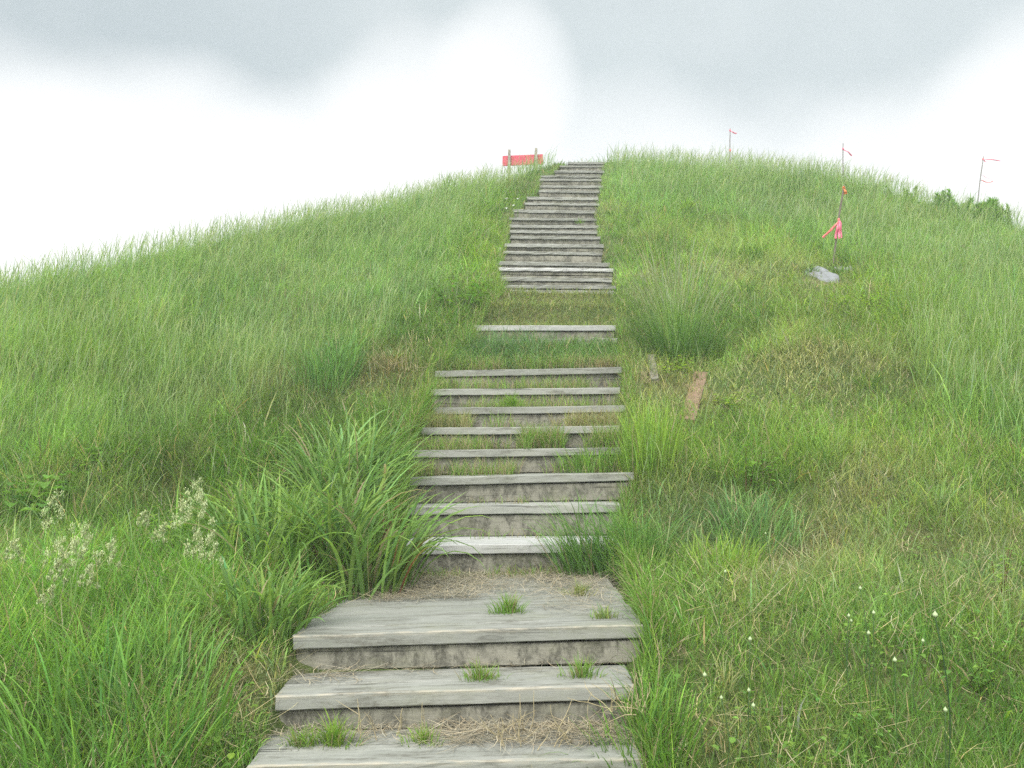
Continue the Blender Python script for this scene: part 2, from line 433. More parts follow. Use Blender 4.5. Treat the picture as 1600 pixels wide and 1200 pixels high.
PATCH = [(300, 470, 130, 35, LUSH, .5), (140, 540, 130, 40, BRIGHT, .45), (450, 440, 140, 30, MEADOW_PALE, .5), (610, 450, 60, 60, BLUE, .5), (330, 400, 120, 22, MEADOW_PALE, .4), (560, 350, 90, 18, LUSH, .45), (430, 540, 60, 40, MEADOW_PALE, .4),
  (1250, 300, 110, 20, LUSH, .45), (1080, 305, 60, 22, LUSH, .5), (1470, 335, 120, 25, BRIGHT, .6), (1180, 285, 60, 16, MEADOW_PALE, .5), (1500, 460, 90, 30, MEADOW_PALE, .4), (1400, 400, 80, 20, LUSH, .4), (1560, 660, 80, 50, LUSH, .4), (1380, 720, 80, 30, BRIGHT, .4), (1160, 980, 60, 40, BRIGHT, .35), (1340, 960, 90, 40, MEADOW_PALE, .35),
    # x, y, rx, ry, colour, strength
    (1330, 590, 130, 38, DRY, .45), (1270, 850, 95, 38, DRY, .75), (1330, 750, 60, 45, DRY, .55), (1180, 900, 70, 45, DRY, .4),
    (1090, 1160, 85, 45, DRY, .65), (360, 1085, 75, 50, DRY, .8), (560, 600, 95, 42, DRY, .5), (420, 612, 110, 32, DRY, .35), (600, 585, 45, 25, RED, .6),
    (780, 285, 40, 12, DRY, .4), (1180, 430, 70, 35, DRY, .45), (1120, 620, 80, 38, DRY, .6), (1060, 600, 45, 35, RED, .35), (1480, 880, 120, 40, DRY, .3),
    (1010, 610, 50, 60, DRY, .55), (1270, 560, 60, 30, RED, .25), (1560, 840, 90, 50, RED, .15), (150, 780, 100, 30, DRY, .25), (880, 690, 70, 25, DRY, .3), (690, 640, 40, 60, DRY, .35),
    (1330, 470, 100, 60, BRIGHT, .9), (1430, 480, 60, 60, BRIGHT, .6), (775, 390, 40, 75, BRIGHT, .9), (1540, 560, 130, 100, BRIGHT, .55), (1015, 690, 55, 60, BRIGHT, .8),
    (1480, 1100, 130, 80, LUSH, .8), (1250, 1020, 120, 60, LUSH, .5), (1040, 1050, 90, 80, LUSH, .5), (90, 600, 160, 120, BRIGHT, .35), (1230, 700, 150, 60, BRIGHT, .35),
    (1130, 830, 90, 55, BLUE, .8), (1560, 900, 120, 70, BLUE, .4), (520, 540, 100, 60, LUSH, .5), (680, 325, 60, 20, BLUE, .6), (1020, 265, 60, 20, LUSH, .4), (930, 1010, 30, 60, TURF, .4)]
def field(X, Y):
    """local sward: height, colour, and how wind-blown it is"""
    P = np.stack([X, Y, zt(X, Y)], -1); px, py = project(P)
    jx = px + (fbm(X * 1.3, Y * 1.3, 21) - .5) * 90 + rng.normal(0, 14, len(X)); jy = py + (fbm(X * 1.3 + 9, Y * 1.3, 22) - .5) * 60 + rng.normal(0, 10, len(X))
    xl, xr = foot(Y); left = X < .5 * (xl + xr)
    tall = inpoly(jx, jy, TALL_L) | inpoly(jx, jy, TALL_R) | (Y > 18.2)
    lower_left = left & ~tall
    H = np.where(tall, np.where(left, .27, .26), np.where(lower_left, .24, .17))
    H = np.where(tall & (px > 1380) & (py < 420), H * .62, H); H = np.where(left & (px > 690) & (py < 300), H * .7, H)
    H = np.where(~tall & ~left & (py < 560), .21, H)
    n1 = fbm(X * .8, Y * .8, 31); n2 = fbm(X * 2.6, Y * 2.6, 32)
    n3 = fbm(X * .55 + 4, Y * .75, 35)
    H = H * (.45 + 1.1 * n1) * (.5 + 1.0 * n2)
    col = np.where(tall[:, None], MEADOW, np.where(lower_left[:, None], (LUSH * .75 + TURF * .25), TURF))
    col = col * (1 - .35 * (n1 < .38)[:, None]) + .35 * (n1 < .38)[:, None] * LUSH
    col = col * (1 + (np.clip((n3 - .5) * 1.9, -.22, .38) + np.clip((n2 - .5) * 1.0, -.2, .26))[:, None])
    d = fbm(X * 1.7, Y * 1.7, 33)
    dm = (np.clip((d - .58) * 5, 0, 1) * np.where(tall, .12, np.where(left, .18, .28)))[:, None]
    col = col * (1 - dm) + DRY * dm
    lush = (np.clip((.43 - d) * 6, 0, 1) * .6)[:, None]
    col = col * (1 - lush) + (LUSH if True else 0) * lush
    for x, y, rx, ry, c, s in PATCH:
        w = (s * np.exp(-(((jx - x) / rx) ** 2 + ((jy - y) / ry) ** 2)))[:, None]
        col = col * (1 - w) + c * w
        if c is DRY: H = H * (1 - .55 * w[:, 0])
        if c is BRIGHT: H = H * (1 + .15 * w[:, 0])
    H = H * (1 - .75 * np.exp(-(((px - 1288) / 42) ** 2 + ((py - 440) / 16) ** 2)))
    # trodden edge along the steps
    gap = np.maximum(xl - X, X - xr)
    e = smooth(.0, .55, gap) ; H = H * np.where((Y > 2.5) & (Y < 17.6), np.where(Y < 4.6, np.where(left, .3 + .7 * e, .8 + .2 * e), np.where(Y < 10.5, .85 + .15 * e, .45 + .55 * e)), 1)
    return H, col, tall, left, gap, px, py
# horizon table: what the hill hides from the foot of the steps
tt = np.linspace(-1.25, 1.25, 240); hy = np.linspace(1.5, 24, 500)
HT = zt(tt[:, None] * hy[None, :], np.broadcast_to(hy, (240, 500))) / hy[None, :]
HT = np.maximum.accumulate(HT, 1)
def seen(X, Y, Z):
    i = np.clip(((X / Y + 1.25) / 2.5 * 239).astype(int), 0, 239); j = np.clip(((Y - 1.5) / 22.5 * 499).astype(int), 0, 499)
    return Z / Y > HT[i, j] - .035
def scatter(density, y0, y1, half=.64, margin=1.3):
    """random points on the hill; density is a function of distance, per square metre"""
    out = []
    for a in np.arange(y0, y1, .5):
        b = a + .5; wx = half * b + margin
        n = rng.poisson(density(a + .25) * 2 * wx * .5)
        out.append(np.stack([rng.uniform(-wx, wx, n), rng.uniform(a, b, n)], -1))
    q = np.concatenate(out); return q[:, 0], q[:, 1]
def jitter(col, n, s=.2, warm=.12):
    b = np.exp(rng.normal(0, s, n))[:, None]; w = rng.normal(0, warm, n)
    c = col * b; c = c * np.stack([1 + w, 1 + .35 * w, 1 - .5 * w], -1)
    return np.clip(c, .01, .6)
def on_boards(X, Y, pad=.0):
    xl, xr = foot(Y)
    bare = ((Y > 2.9) & (Y < 17.5)) & ~((Y > 7.9) & (Y < 8.68)) & ~((Y > 9.05) & (Y < 10.0))
    return (X > xl - pad) & (X < xr + pad) & bare

# ------------------------------------------------------------------ sward
def sward(name, dens, y0, y1, wid, levels, hmul=1.0, sel=None, label=None):
    X, Y = scatter(dens, y0, y1)
    clump = fbm(X * 5.3, Y * 5.3, 41)
    keep = rng.uniform(0, 1, len(X)) < .35 + 1.1 * clump
    X, Y = X[keep], Y[keep]
    H, col, tall, left, gap, px, py = field(X, Y)
    k = ~on_boards(X, Y, -.02) | ((Y < 10) & (gap > np.where(left, -.04, -.08)) & (gap < 0) & (Y > np.where(left, 4.6, 2.9)))
    hum = (gap < 0) & (Y > 9.0) & (Y < 10.0); H = np.where(hum, .12, H); col = np.where(hum[:, None], TURF * .6 + DRY * .3, col)
    gp = (gap < 0) & (Y > 7.9) & (Y < 8.7); H = np.where(gp, .17, H); col = np.where(gp[:, None], BLUE * .7 + TURF * .3, col)
    Z = zt(X, Y)
    k &= seen(X, Y, Z + H)
    if sel is not None: k &= sel(tall, left, px, py)
    X, Y, Z, H, col, tall, gap, left_ = X[k], Y[k], Z[k], H[k], col[k], tall[k], gap[k], left[k]
    n = len(X)
    L = H * hmul * rng.uniform(.45, 1.2, n) * np.exp(rng.normal(0, .12, n)) * 1.15
    az = np.where(tall & (rng.uniform(0, 1, n) < .30), rng.normal(0.0, .8, n), rng.uniform(-PI, PI, n))
    # blades next to the boards arch over them
    th0 = np.abs(rng.normal(0, .20, n)) + np.where(tall, .0, .10)
    th1 = np.where(tall, np.where(rng.uniform(0, 1, n) < .45, rng.uniform(.05, .6, n), rng.uniform(.5, 2.2, n)), rng.uniform(.2, 1.7, n))
    dead = rng.uniform(0, 1, n) < np.where(tall, .035, .10)
    col = np.where(dead[:, None], DRY * .9, col)
    W = wid * (np.maximum(Y, 3.2) / 3.2) ** .66 * rng.uniform(.6, 1.5, n) * np.where(rng.uniform(0, 1, n) < np.where(left_ & ~tall, .14, .05), 2.4, 1.0) * np.where(tall, .85, 1.0)
    c = jitter(col, n, .27, .15); c2 = np.clip(c * np.where(tall, 1.18, 1.08)[:, None] + np.where(tall, .012, .004)[:, None], 0, .6)
    P = np.stack([X, Y, Z - .01], -1)
    V, Q, K = ribbons(P, L, az, th0, th1, W, levels, cA=c, cB=c2, drift=.5)
    o = mesh_obj(name, V, Q, M_GRASS, None, K); kind(o, 'stuff', label, 'grass')
    print(name, n); return o
sward('meadow_grass', lambda y: 7500 * (3.2 / max(y, 3.2)) ** 1.25, 1.9, 6.0, .0029, 5, label='green grass covering the near slope on both sides of the steps')
sward('meadow_grass', lambda y: 4600 * (4.5 / max(y, 3.2)) ** 1.2, 6.0, 11.0, .0026, 4, label='green grass covering the middle of the hillside')
sward('meadow_grass', lambda y: 2500 * (9.0 / max(y, 3.2)) ** 1.1, 11.0, 19.5, .0025, 4, label='pale green grass covering the upper hill up to the skyline')
# low tangled undergrowth of the short turf
sward('turf_undergrowth', lambda y: 4500 * (3.2 / max(y, 3.2)) ** 1.3, 1.9, 9.5, .0024, 4, hmul=.5, sel=lambda t, l, px, py: ~t, label='low tangled turf under the longer grass')

# tufts of other grasses mixed into the sward
X, Y = scatter(lambda y: 2.2 if y < 7 else 1.5, 2.4, 17.5)
H, col, tall, left, gap, px, py = field(X, Y); Z = zt(X, Y)
k = (gap > .18) & seen(X, Y, Z + .3); b = Bag()
for x, y, z, h, t in zip(X[k], Y[k], Z[k], H[k], tall[k]):
    n = int(rng.integers(30, 75)); c0 = [LUSH * .75, LUSH * .6 + BLUE * .35, BRIGHT * .95, MEADOW_PALE, DRY * .6 + TURF * .4, LUSH * .85][int(rng.integers(0, 6))]
    hh = max(h, .12) * rng.uniform(.9, 1.6); rd = rng.uniform(.05, .16) * (1.3 if t else 1); a = rng.uniform(-PI, PI, n); rr = rd * np.abs(rng.normal(0, .6, n))
    xx = x + rr * np.cos(a); yy = y + rr * np.sin(a); c = jitter(np.broadcast_to(c0, (n, 3)), n, .2)
    b.add(*ribbons(np.stack([xx, yy, zt(xx, yy) - .01], -1), hh * rng.uniform(.4, 1.15, n), a + rng.normal(0, .7, n), .08 + .5 * rng.uniform(0, 1, n), rng.uniform(.2, 1.8, n), .0045 * (max(y, 3.5) / 3.5) ** .6 * rng.uniform(.6, 1.6, n), 5, cA=c, cB=c * 1.08, drift=.5))
kind(b.obj('mixed_grass', M_GRASS), 'stuff', 'darker and paler grasses growing in patches through the meadow', 'grass')

# flowering stalks of the tall meadow, bent by the wind
def stalks(name, dens, y0, y1, label):
    X, Y = scatter(dens, y0, y1)
    H, col, tall, left, gap, px, py = field(X, Y); Z = zt(X, Y)
    n1 = rng.uniform(.2, .7, len(X))
    k = (tall | (rng.uniform(0, 1, len(X)) < .10)) & (gap > .12) & seen(X, Y, Z + .6) & (rng.uniform(0, 1, len(X)) < .25 + 1.2 * n1)
    X, Y, Z, H = X[k], Y[k], Z[k], H[k]; n = len(X)
    L = np.clip((H * .5 + .14) * rng.uniform(1.2, 2.1, n) * np.where(Y > 10.5, 1.2, 1.0), .24, .66)
    az = np.where(rng.uniform(0, 1, n) < .6, rng.normal(0, .7, n), rng.uniform(-PI, PI, n)); th0 = np.abs(rng.normal(.02, .16, n)); th1 = np.where(Y > 9.5, np.abs(rng.normal(.85, .45, n)), np.abs(rng.normal(.35, .65, n)))
    W = .0040 * (np.maximum(Y, 4) / 4) ** .4 * rng.uniform(.7, 1.3, n)
    prof = np.array([.34, .3, .28, .5, 1.0, .75, .08])
    c = jitter(np.broadcast_to(MEADOW * 1.0, (n, 3)), n, .15); s = rng.uniform(.25, 1, n)[:, None]
    c2 = jitter(SEED * s + MEADOW * 1.2 * (1 - s), n, .15)
    V, Q, K = ribbons(np.stack([X, Y, Z], -1), L, az, th0, th1, W, 7, prof, c, c2, drift=.3, expo=2.2)
    o = mesh_obj(name, V, Q, M_GRASS, None, K); kind(o, 'stuff', label, 'grass'); print(name, n)
stalks('flowering_grass_stalks', lambda y: 420 if y < 9 else 330, 3.5, 19.0, 'wispy flowering stalks standing above the tall meadow grass')

# lying dead grass
def straw_bits(X, Y, Z, lo, hi, w, tilt=.12, base=DRY):
    n = len(X)
    c = jitter(np.broadcast_to(base, (n, 3)), n, .22, .08)
    return ribbons(np.stack([X, Y, Z], -1), rng.uniform(lo, hi, n), rng.uniform(-PI, PI, n), PI / 2 - .02 - np.abs(rng.normal(0, tilt, n)), rng.uniform(-.25, .12, n), w * rng.uniform(.6, 1.4, n), 4,
                   [.8, 1, .8, .3], c, c, drift=.8)
X, Y = scatter(lambda y: 900 * (3.2 / max(y, 3.2)) ** 1.1, 1.9, 10.5)
H, col, tall, left, gap, px, py = field(X, Y)
dryness = np.clip((col[:, 0] - .085) * 8, 0.05, 1)
k = ~tall & (rng.uniform(0, 1, len(X)) < dryness) & ~on_boards(X, Y)
X, Y, H = X[k], Y[k], H[k]
b = Bag(); b.add(*straw_bits(X, Y, zt(X, Y) + H * rng.uniform(.1, .6, len(X)), .06, .22, .0028, .35))
kind(b.obj('dead_grass', M_STRAW), 'stuff', 'bleached dead grass lying in the short turf', 'grass')

# small round and pointed leaves of ground cover
def leaves(P, size, az, tilt, col):
    P = np.asarray(P, float); n = len(P)
    f = np.stack([np.cos(az) * np.cos(tilt), np.sin(az) * np.cos(tilt), np.sin(tilt)], -1)
    s = np.stack([-np.sin(az), np.cos(az), np.zeros(n)], -1); u = np.cross(f, s)
    V = []
    for t, w, dz in ((0, .04, 0), (.25, .42, .05), (.6, .40, .03), (1.0, .02, -.14)):
        c = P + f * (t * size)[:, None] + u * (dz * size)[:, None]
        lift = u * (w * .35 * size)[:, None]
        V += [c - s * (w * size)[:, None] + lift, c, c + s * (w * size)[:, None] + lift]
    V = np.stack(V, 1).reshape(-1, 3); base = (np.arange(n) * 12)[:, None, None] + (np.arange(3) * 3)[None, :, None] + np.arange(2)[None, None, :]
    Q = np.stack([base, base + 1, base + 4, base + 3], -1).reshape(-1, 4)
    K = np.repeat(col[:, None, :], 12, 1).reshape(-1, 3); return V, Q, K
X, Y = scatter(lambda y: 420 * (3.2 / max(y, 3.2)) ** 1.2, 1.9, 9.5)
H, col, tall, left, gap, px, py = field(X, Y)
k = ~tall & (fbm(X * 1.9, Y * 1.9, 61) > .60) & ~on_boards(X, Y, .02)
X, Y, H = X[k], Y[k], H[k]; n = len(X)
b = Bag(); b.add(*leaves(np.stack([X, Y, zt(X, Y) + H * rng.uniform(.3, .85, n)], -1), rng.uniform(.012, .034, n), rng.uniform(-PI, PI, n), rng.uniform(-.2, .7, n),
                         jitter(np.broadcast_to(LUSH * .6 + TURF * .4, (n, 3)), n, .2)))
kind(b.obj('ground_cover_leaves', M_LEAF), 'stuff', 'small green leaves growing through the short turf', 'ground cover')

# straw and debris on the boards
b = Bag()
def straw_zone(x0, x1, y0, y1, z, n, lo=.05, hi=.20, w=.0024, edge=True, base=np.array([.31, .275, .205])):
    X = rng.uniform(x0, x1, n); Y = y1 - np.abs(rng.normal(0, 1, n)) * (y1 - y0) * .5 if edge else rng.uniform(y0, y1, n)
    kk = (Y > y0); X, Y = X[kk], Y[kk]
    i_ = int(np.argmin(np.abs(SZ - z))); z = step_z(i_, X)
    b.add(*straw_bits(X, Y, z + np.abs(rng.normal(0, .010, len(X))) + .006, lo, hi, w, .08, base * rng.uniform(.85, 1.1)))
straw_zone(SXL[2] + .2, SXR[2] - .05, 4.45, 5.32, SZ[2], 3200)
straw_zone(SXL[2] + .2, SXL[2] + .75, 4.45, 5.3, SZ[2], 1700, edge=False)
straw_zone(SXR[2] - .4, SXR[2], 4.0, 5.3, SZ[2], 700, edge=False)
straw_zone(SXL[1], SXR[1], 3.6, 3.73, SZ[1], 160); straw_zone(SXL[1], SXL[1] + .3, 3.5, 3.73, SZ[1], 120)
straw_zone(SXL[0], SXR[0], 3.22, 3.41, SZ[0], 700); straw_zone(SXR[0] - .75, SXR[0], 3.2, 3.4, SZ[0], 1000, edge=False)
for i in range(4, 12):
    if i in (5, 6, 7, 8, 9, 10): straw_zone(SXL[i], SXR[i], SD[i] + .05, SD[i + 1] if i != 10 else 8.1, SZ[i], 320, .05, .22)
    else: straw_zone(SXL[i], SXR[i], SD[i] + .05, SD[i + 1], SZ[i], 70)
for i in range(13, 33): straw_zone(SXL[i], SXR[i], SD[i] + .05, SD[i + 1], SZ[i], 45, .05, .22, .004)
kind(b.obj('dry_straw', M_STRAW), 'stuff', 'dry straw and plant debris lying on the timber steps', 'straw')

# green growth on the overgrown steps
b = Bag()
def fringe(i, x0, x1, n, h, y0, y1, col=None, z=None):
    X = rng.uniform(x0, x1, n); Y = rng.uniform(y0, y1, n); zz = None
    kk = fbm(X * 4 + i, Y * 4, 71) > .42; X, Y = X[kk], Y[kk]; n = len(X)
    c = jitter(np.broadcast_to(TURF if col is None else col, (n, 3)), n, .22)
    dd = rng.uniform(0, 1, n) < .38; c[dd] = DRY * .85
    zz = step_z(i, X) - .003 + (0 if z is None else z - SZ[i])
    b.add(*ribbons(np.stack([X, Y, zz], -1), h * rng.uniform(.4, 1.2, n), rng.uniform(-PI, PI, n), np.abs(rng.normal(.15, .25, n)), rng.uniform(.2, 1.5, n), .0042, 4, cA=c, cB=c * 1.1, drift=.5))
for i, n, h in ((4, 260, .07), (5, 2600, .15), (6, 2000, .14), (7, 1700, .15), (8, 1100, .14), (9, 1700, .15), (10, 2600, .18)):
    fringe(i, SXL[i], SXR[i], n, h, SD[i] + .10, (SD[i + 1] if i != 10 else 8.1) + .0)
fringe(3, SXL[3], SXR[3], 200, .08, 5.6, 5.74); fringe(2, SXL[2] + .3, SXR[2], 500, .10, 5.12, 5.29)
fringe(11, SXL[11], SXR[11], 700, .16, 8.6, 8.69, BLUE, SZ[11] - .12); fringe(11, SXL[11], SXL[11] + .5, 260, .2, 8.74, 8.98, BLUE); fringe(12, SXL[12], SXR[12], 400, .09, 9.1, 9.3)
for i in (15, 18, 20, 23, 27, 29): fringe(i, SXL[i] + .3, SXR[i] - .2, 70, .07, SD[i] + .15, SD[i + 1])
def turf_patch(n, x0, x1, y0, y1, h, col, dry=.3):
    X = rng.uniform(x0, x1, n); Y = rng.uniform(y0, y1, n); kk = fbm(X * 3, Y * 3, 73) > .33; X, Y = X[kk], Y[kk]; n = len(X)
    c = jitter(np.broadcast_to(col, (n, 3)), n, .25); dd = rng.uniform(0, 1, n) < dry; c[dd] = DRY * .75
    b.add(*ribbons(np.stack([X, Y, zt(X, Y) - .01], -1), h * rng.uniform(.4, 1.3, n), rng.uniform(-PI, PI, n), np.abs(rng.normal(.2, .3, n)), rng.uniform(.2, 1.7, n), .0052, 4, cA=c, cB=c * 1.08, drift=.5))
fringe(7, SXR[7] - .6, SXR[7], 1500, .17, SD[7] + .02, SD[8], DRY * .6 + TURF * .3); fringe(6, SXR[6] - .75, SXR[6], 2400, .23, SD[6] - .02, SD[7], LUSH * .5 + TURF * .5)
fringe(7, SXL[7], SXL[7] + .4, 700, .17, SD[7] + .0, SD[8], DRY * .4 + TURF * .4); fringe(9, SXL[9], SXL[9] + .4, 500, .17, SD[9] + .02, SD[10], TURF); fringe(10, SXR[10] - .4, SXR[10], 500, .14, SD[10] + .03, 8.1, DRY * .7)
turf_patch(6500, SXL[12] + .05, SXR[12], 9.12, 9.98, .085, TURF * .55 + DRY * .22)
turf_patch(1500, SXL[12] + .05, SXL[12] + .7, 9.12, 9.98, .12, TURF * .6 + DRY * .2)
turf_patch(2600, SXL[10] - .1, SXR[10], 8.0, 8.66, .17, LUSH * .6 + BLUE * .35, .12)
turf_patch(900, SXL[10] + .3, SXL[10] + 1.0, 8.2, 8.66, .27, BLUE * .9, .05)
def edge_strip(y0, y1, n, side, lo, hi, col, over=.9, dry=.12):
    Y = rng.uniform(y0, y1, n); xl, xr = foot(Y); g = np.abs(rng.normal(0, .06, n)) + .005
    X = np.where(side > 0, xr + g, xl - g); kk = fbm(X * 2.2 + side * 5, Y * 2.2, 74) > .47; X, Y = X[kk], Y[kk]; n = len(X)
    c = jitter(np.broadcast_to(col, (n, 3)), n, .25); dd = rng.uniform(0, 1, n) < dry; c[dd] = DRY * .8
    az = np.where(side > 0, PI, 0) + rng.normal(0, 1.5, n)
    z = np.maximum(zt(X, Y), np.interp(Y, SD, SZ) - .16)
    b.add(*ribbons(np.stack([X, Y, z], -1), rng.uniform(lo, hi, n), az, np.abs(rng.normal(.15, .2, n)), rng.uniform(.3, 2.0, n) * over, .0048, 6, cA=c, cB=c * 1.08, drift=.5))
edge_strip(2.9, 3.7, 500, 1, .08, .26, TURF * .6 + LUSH * .4); edge_strip(3.7, 5.6, 1500, 1, .10, .34, TURF * .5 + LUSH * .5)
edge_strip(5.6, 7.9, 1100, 1, .08, .28, TURF * .7 + LUSH * .3, dry=.2); edge_strip(7.9, 10.6, 800, 1, .10, .32, TURF, dry=.25)
edge_strip(4.6, 8.6, 3200, -1, .14, .44, LUSH * .5 + TURF * .5, dry=.2); edge_strip(8.6, 10.6, 900, -1, .10, .28, TURF, dry=.25)
edge_strip(10.6, 17.2, 1000, 1, .08, .24, TURF, dry=.2); edge_strip(10.6, 17.2, 900, -1, .08, .2, TURF, dry=.2)
kind(b.obj('step_grass', M_GRASS), 'stuff', 'short grass and weeds sprouting between the timber steps', 'grass')

# ------------------------------------------------------------------ single tufts on the boards
def tuft(P, n, h, rad, col, label, wide=.004, group='grass tufts growing on the steps'):
    P = np.asarray(P, float); a = rng.uniform(-PI, PI, n); r = rad * np.minimum(np.abs(rng.normal(0, .5, n)), .95)
    Q0 = np.stack([P[0] + r * np.cos(a) * 1.25, P[1] + r * np.sin(a) * .7, np.full(n, P[2] - .003)], -1)
    c = jitter(np.broadcast_to(col, (n, 3)), n, .2); dd = rng.uniform(0, 1, n) < .12; c[dd] = DRY * .8
    V, Q, K = ribbons(Q0, h * rng.uniform(.25, 1.3, n) * (1.15 - .5 * r / rad), a + rng.normal(0, .7, n), .10 + rng.uniform(0, 1.0, n) * r / rad, rng.uniform(.3, 1.3, n), wide * rng.uniform(.6, 1.3, n), 5, cA=c, cB=c * 1.1, drift=.5)
    o = mesh_obj('grass_tuft', V, Q, M_GRASS, None, K, True, P); tag(o, label, 'grass tuft', group); return o
def on_step(i, x, y):
    r = ray(x, y); k = SZ[i] / r[2]; p = r * k; z = float(step_z(i, p[0])); p = r * (z / r[2]); p[2] = z + .002; return p
tuft(on_step(2, 795, 958), 240, .10, .085, LUSH * .6 + TURF * .5, 'dark green grass tuft growing alone in the middle of the long plank landing')
tuft(on_step(1, 752, 1062), 190, .075, .085, TURF, 'low grass tuft at the middle of the second step from the bottom')
tuft(on_step(1, 908, 1058), 170, .085, .08, TURF, 'grass tuft near the right end of the second step from the bottom')
tuft(on_step(0, 522, 1164), 260, .105, .085, TURF * .5 + BRIGHT * .5, 'bright grass tuft near the left end of the lowest step')
tuft(on_step(0, 470, 1166), 120, .08, .06, TURF, 'small grass tuft at the far left end of the lowest step')
tuft(on_step(0, 662, 1160), 170, .06, .09, BRIGHT * .6 + TURF * .4, 'flat wide grass tuft left of the middle of the lowest step')
tuft(on_step(2, 905, 930), 150, .08, .08, TURF * .6 + DRY * .35, 'yellowish grass tuft at the back right of the long plank landing')
tuft(on_step(2, 945, 966), 110, .07, .07, TURF * .7 + DRY * .25, 'thin pale grass tuft at the front right of the long plank landing')
tuft(at(800, 634, 7.12) - np.array([0, 0, .0]), 220, .11, .10, BRIGHT * .5 + LUSH * .5, 'bright green tuft in the middle of an overgrown step below a grey board', .005)
tuft(at(905, 349, 13.2), 60, .10, .07, LUSH, 'tiny dark tuft on the upper steps near their right end', .006)

# ------------------------------------------------------------------ big grass clumps
def clump(name, P, n, lo, hi, rad, wid, col, label, bend=(.5, 2.3), spread=.55, lean=None, redness=0.0, cat='grass clump', vfold=.3, squash=1.0, deadp=.04, flat=False, leanp=.25):
    P = np.asarray(P, float); a = rng.uniform(-PI, PI, n); r = rad * np.sqrt(rng.uniform(0, 1, n))
    x = P[0] + r * np.cos(a); y = P[1] + r * np.sin(a) * squash
    z = np.full(n, P[2]) if flat else np.maximum(zt(x, y), P[2] - .12) - .01
    az = a + rng.normal(0, .9, n)
    if lean is not None: az = np.where(rng.uniform(0, 1, n) < leanp, lean + rng.normal(0, .5, n), az)
    L = rng.uniform(lo, hi, n)
    c = jitter(np.broadcast_to(col * (np.array([1.22, 1.02, 1.32]) if wid > .0145 else 1.0), (n, 3)), n, .25); dd = rng.uniform(0, 1, n) < deadp; c[dd] = DRY * .8
    cA = c.copy()
    if redness: rr = rng.uniform(0, 1, n) < redness; cA[rr] = RED
    V, Q, K = ribbons(np.stack([x, y, z], -1), L, az, .06 + spread * rng.uniform(0, 1, n) * (r / rad), rng.uniform(*bend, n) * np.clip(L / hi, .5, 1), wid * rng.uniform(.55, 1.25, n), 9,
                      np.interp(np.linspace(0, 1, 9), [0, .3, .65, .9, 1], [.6, 1, .9, .4, .04]), cA, c * 1.08, twist=rng.normal(0, .5, n), drift=.35, vfold=vfold, expo=1.7)
    o = mesh_obj(name, V, Q, M_LEAF, None, K, True, P); tag(o, label, cat); return o
G1 = hit(560, 905); G2 = hit(428, 905); G3 = hit(545, 800); G4 = hit(420, 860); G5 = hit(410, 990)
clump('grass_clump', G1, 300, .42, .84, .28, .019, LUSH * .9 + BLUE * .2, 'large dark broad-bladed grass clump arching over the left end of the pale plank step', lean=.1, redness=.05)
clump('grass_clump', G2, 300, .34, .70, .30, .019, LUSH * .95 + BLUE * .15, 'broad-bladed grass clump beside the left end of the long plank landing', lean=PI * .6, redness=.03)
clump('grass_clump', G3, 280, .42, .80, .30, .017, LUSH * .8 + BLUE * .35, 'tall broad-bladed grass clump behind the arching one, left of the steps', lean=.2)
clump('grass_clump', G4, 260, .30, .56, .30, .017, LUSH * .95 + BRIGHT * .1, 'broad-bladed grass clump farthest left of the dark clumps beside the steps')
clump('grass_clump', G5, 180, .22, .46, .20, .016, LUSH * .9 + BLUE * .2, 'low broad-bladed grass clump beside the left end of the third step from the bottom')
clump('grass_clump', hit(190, 1170), 420, .22, .48, .36, .008, LUSH * .9 + BLUE * .25, 'dense grass clump in the bottom left corner of the hillside', bend=(.3, 1.2))
clump('grass_clump', np.array([SXR[3] - .02, 5.14, SZ[2]]), 760, .18, .62, .36, .006, LUSH * .7 + BLUE * .4, 'fine green grass clump drooping over the right end of the pale plank step', lean=PI, bend=(.5, 2.3), vfold=0, flat=True, squash=.28, leanp=.6)
clump('grass_clump', hit(1180, 850), 380, .18, .38, .26, .006, LUSH * .45 + BLUE * .65, 'bluish fine grass clump in the turf right of the pale plank step', lean=0.0, bend=(.6, 1.7), vfold=0)
clump('grass_clump', hit(1015, 735), 420, .25, .58, .22, .006, BRIGHT * .55 + TURF * .45, 'bright yellow-green upright grass clump right of the steps below the red plank', bend=(.1, .8), spread=.25, vfold=0)
clump('grass_clump', np.array([SXR[5] - .22, 6.28, SZ[5]]), 420, .10, .27, .26, .006, LUSH * .6 + TURF * .5, 'green grass clump covering the right end of a step in the middle of the flight', bend=(.5, 1.6), vfold=0, flat=True, squash=.35)
clump('grass_clump', hit(1130, 900), 300, .14, .30, .22, .006, BRIGHT * .5 + TURF * .5, 'light green grass clump below the bluish one on the right', bend=(.3, 1.3), vfold=0)
clump('grass_clump', hit(1010, 1180), 260, .14, .34, .16, .007, LUSH * .8 + TURF * .2, 'grass clump beside the right end of the lowest step', bend=(.4, 1.4), vfold=0)
clump('grass_clump', hit(510, 600), 380, .25, .55, .28, .008, LUSH * .6 + BLUE * .5, 'dark green grass clump at the lower edge of the tall meadow left of the steps', bend=(.3, 1.3), vfold=0)
clump('grass_clump', hit(680, 335), 300, .25, .5, .45, .009, BLUE * 1.1, 'bluish grass clump high on the left slope', bend=(.2, .9), lean=0.0, vfold=0)

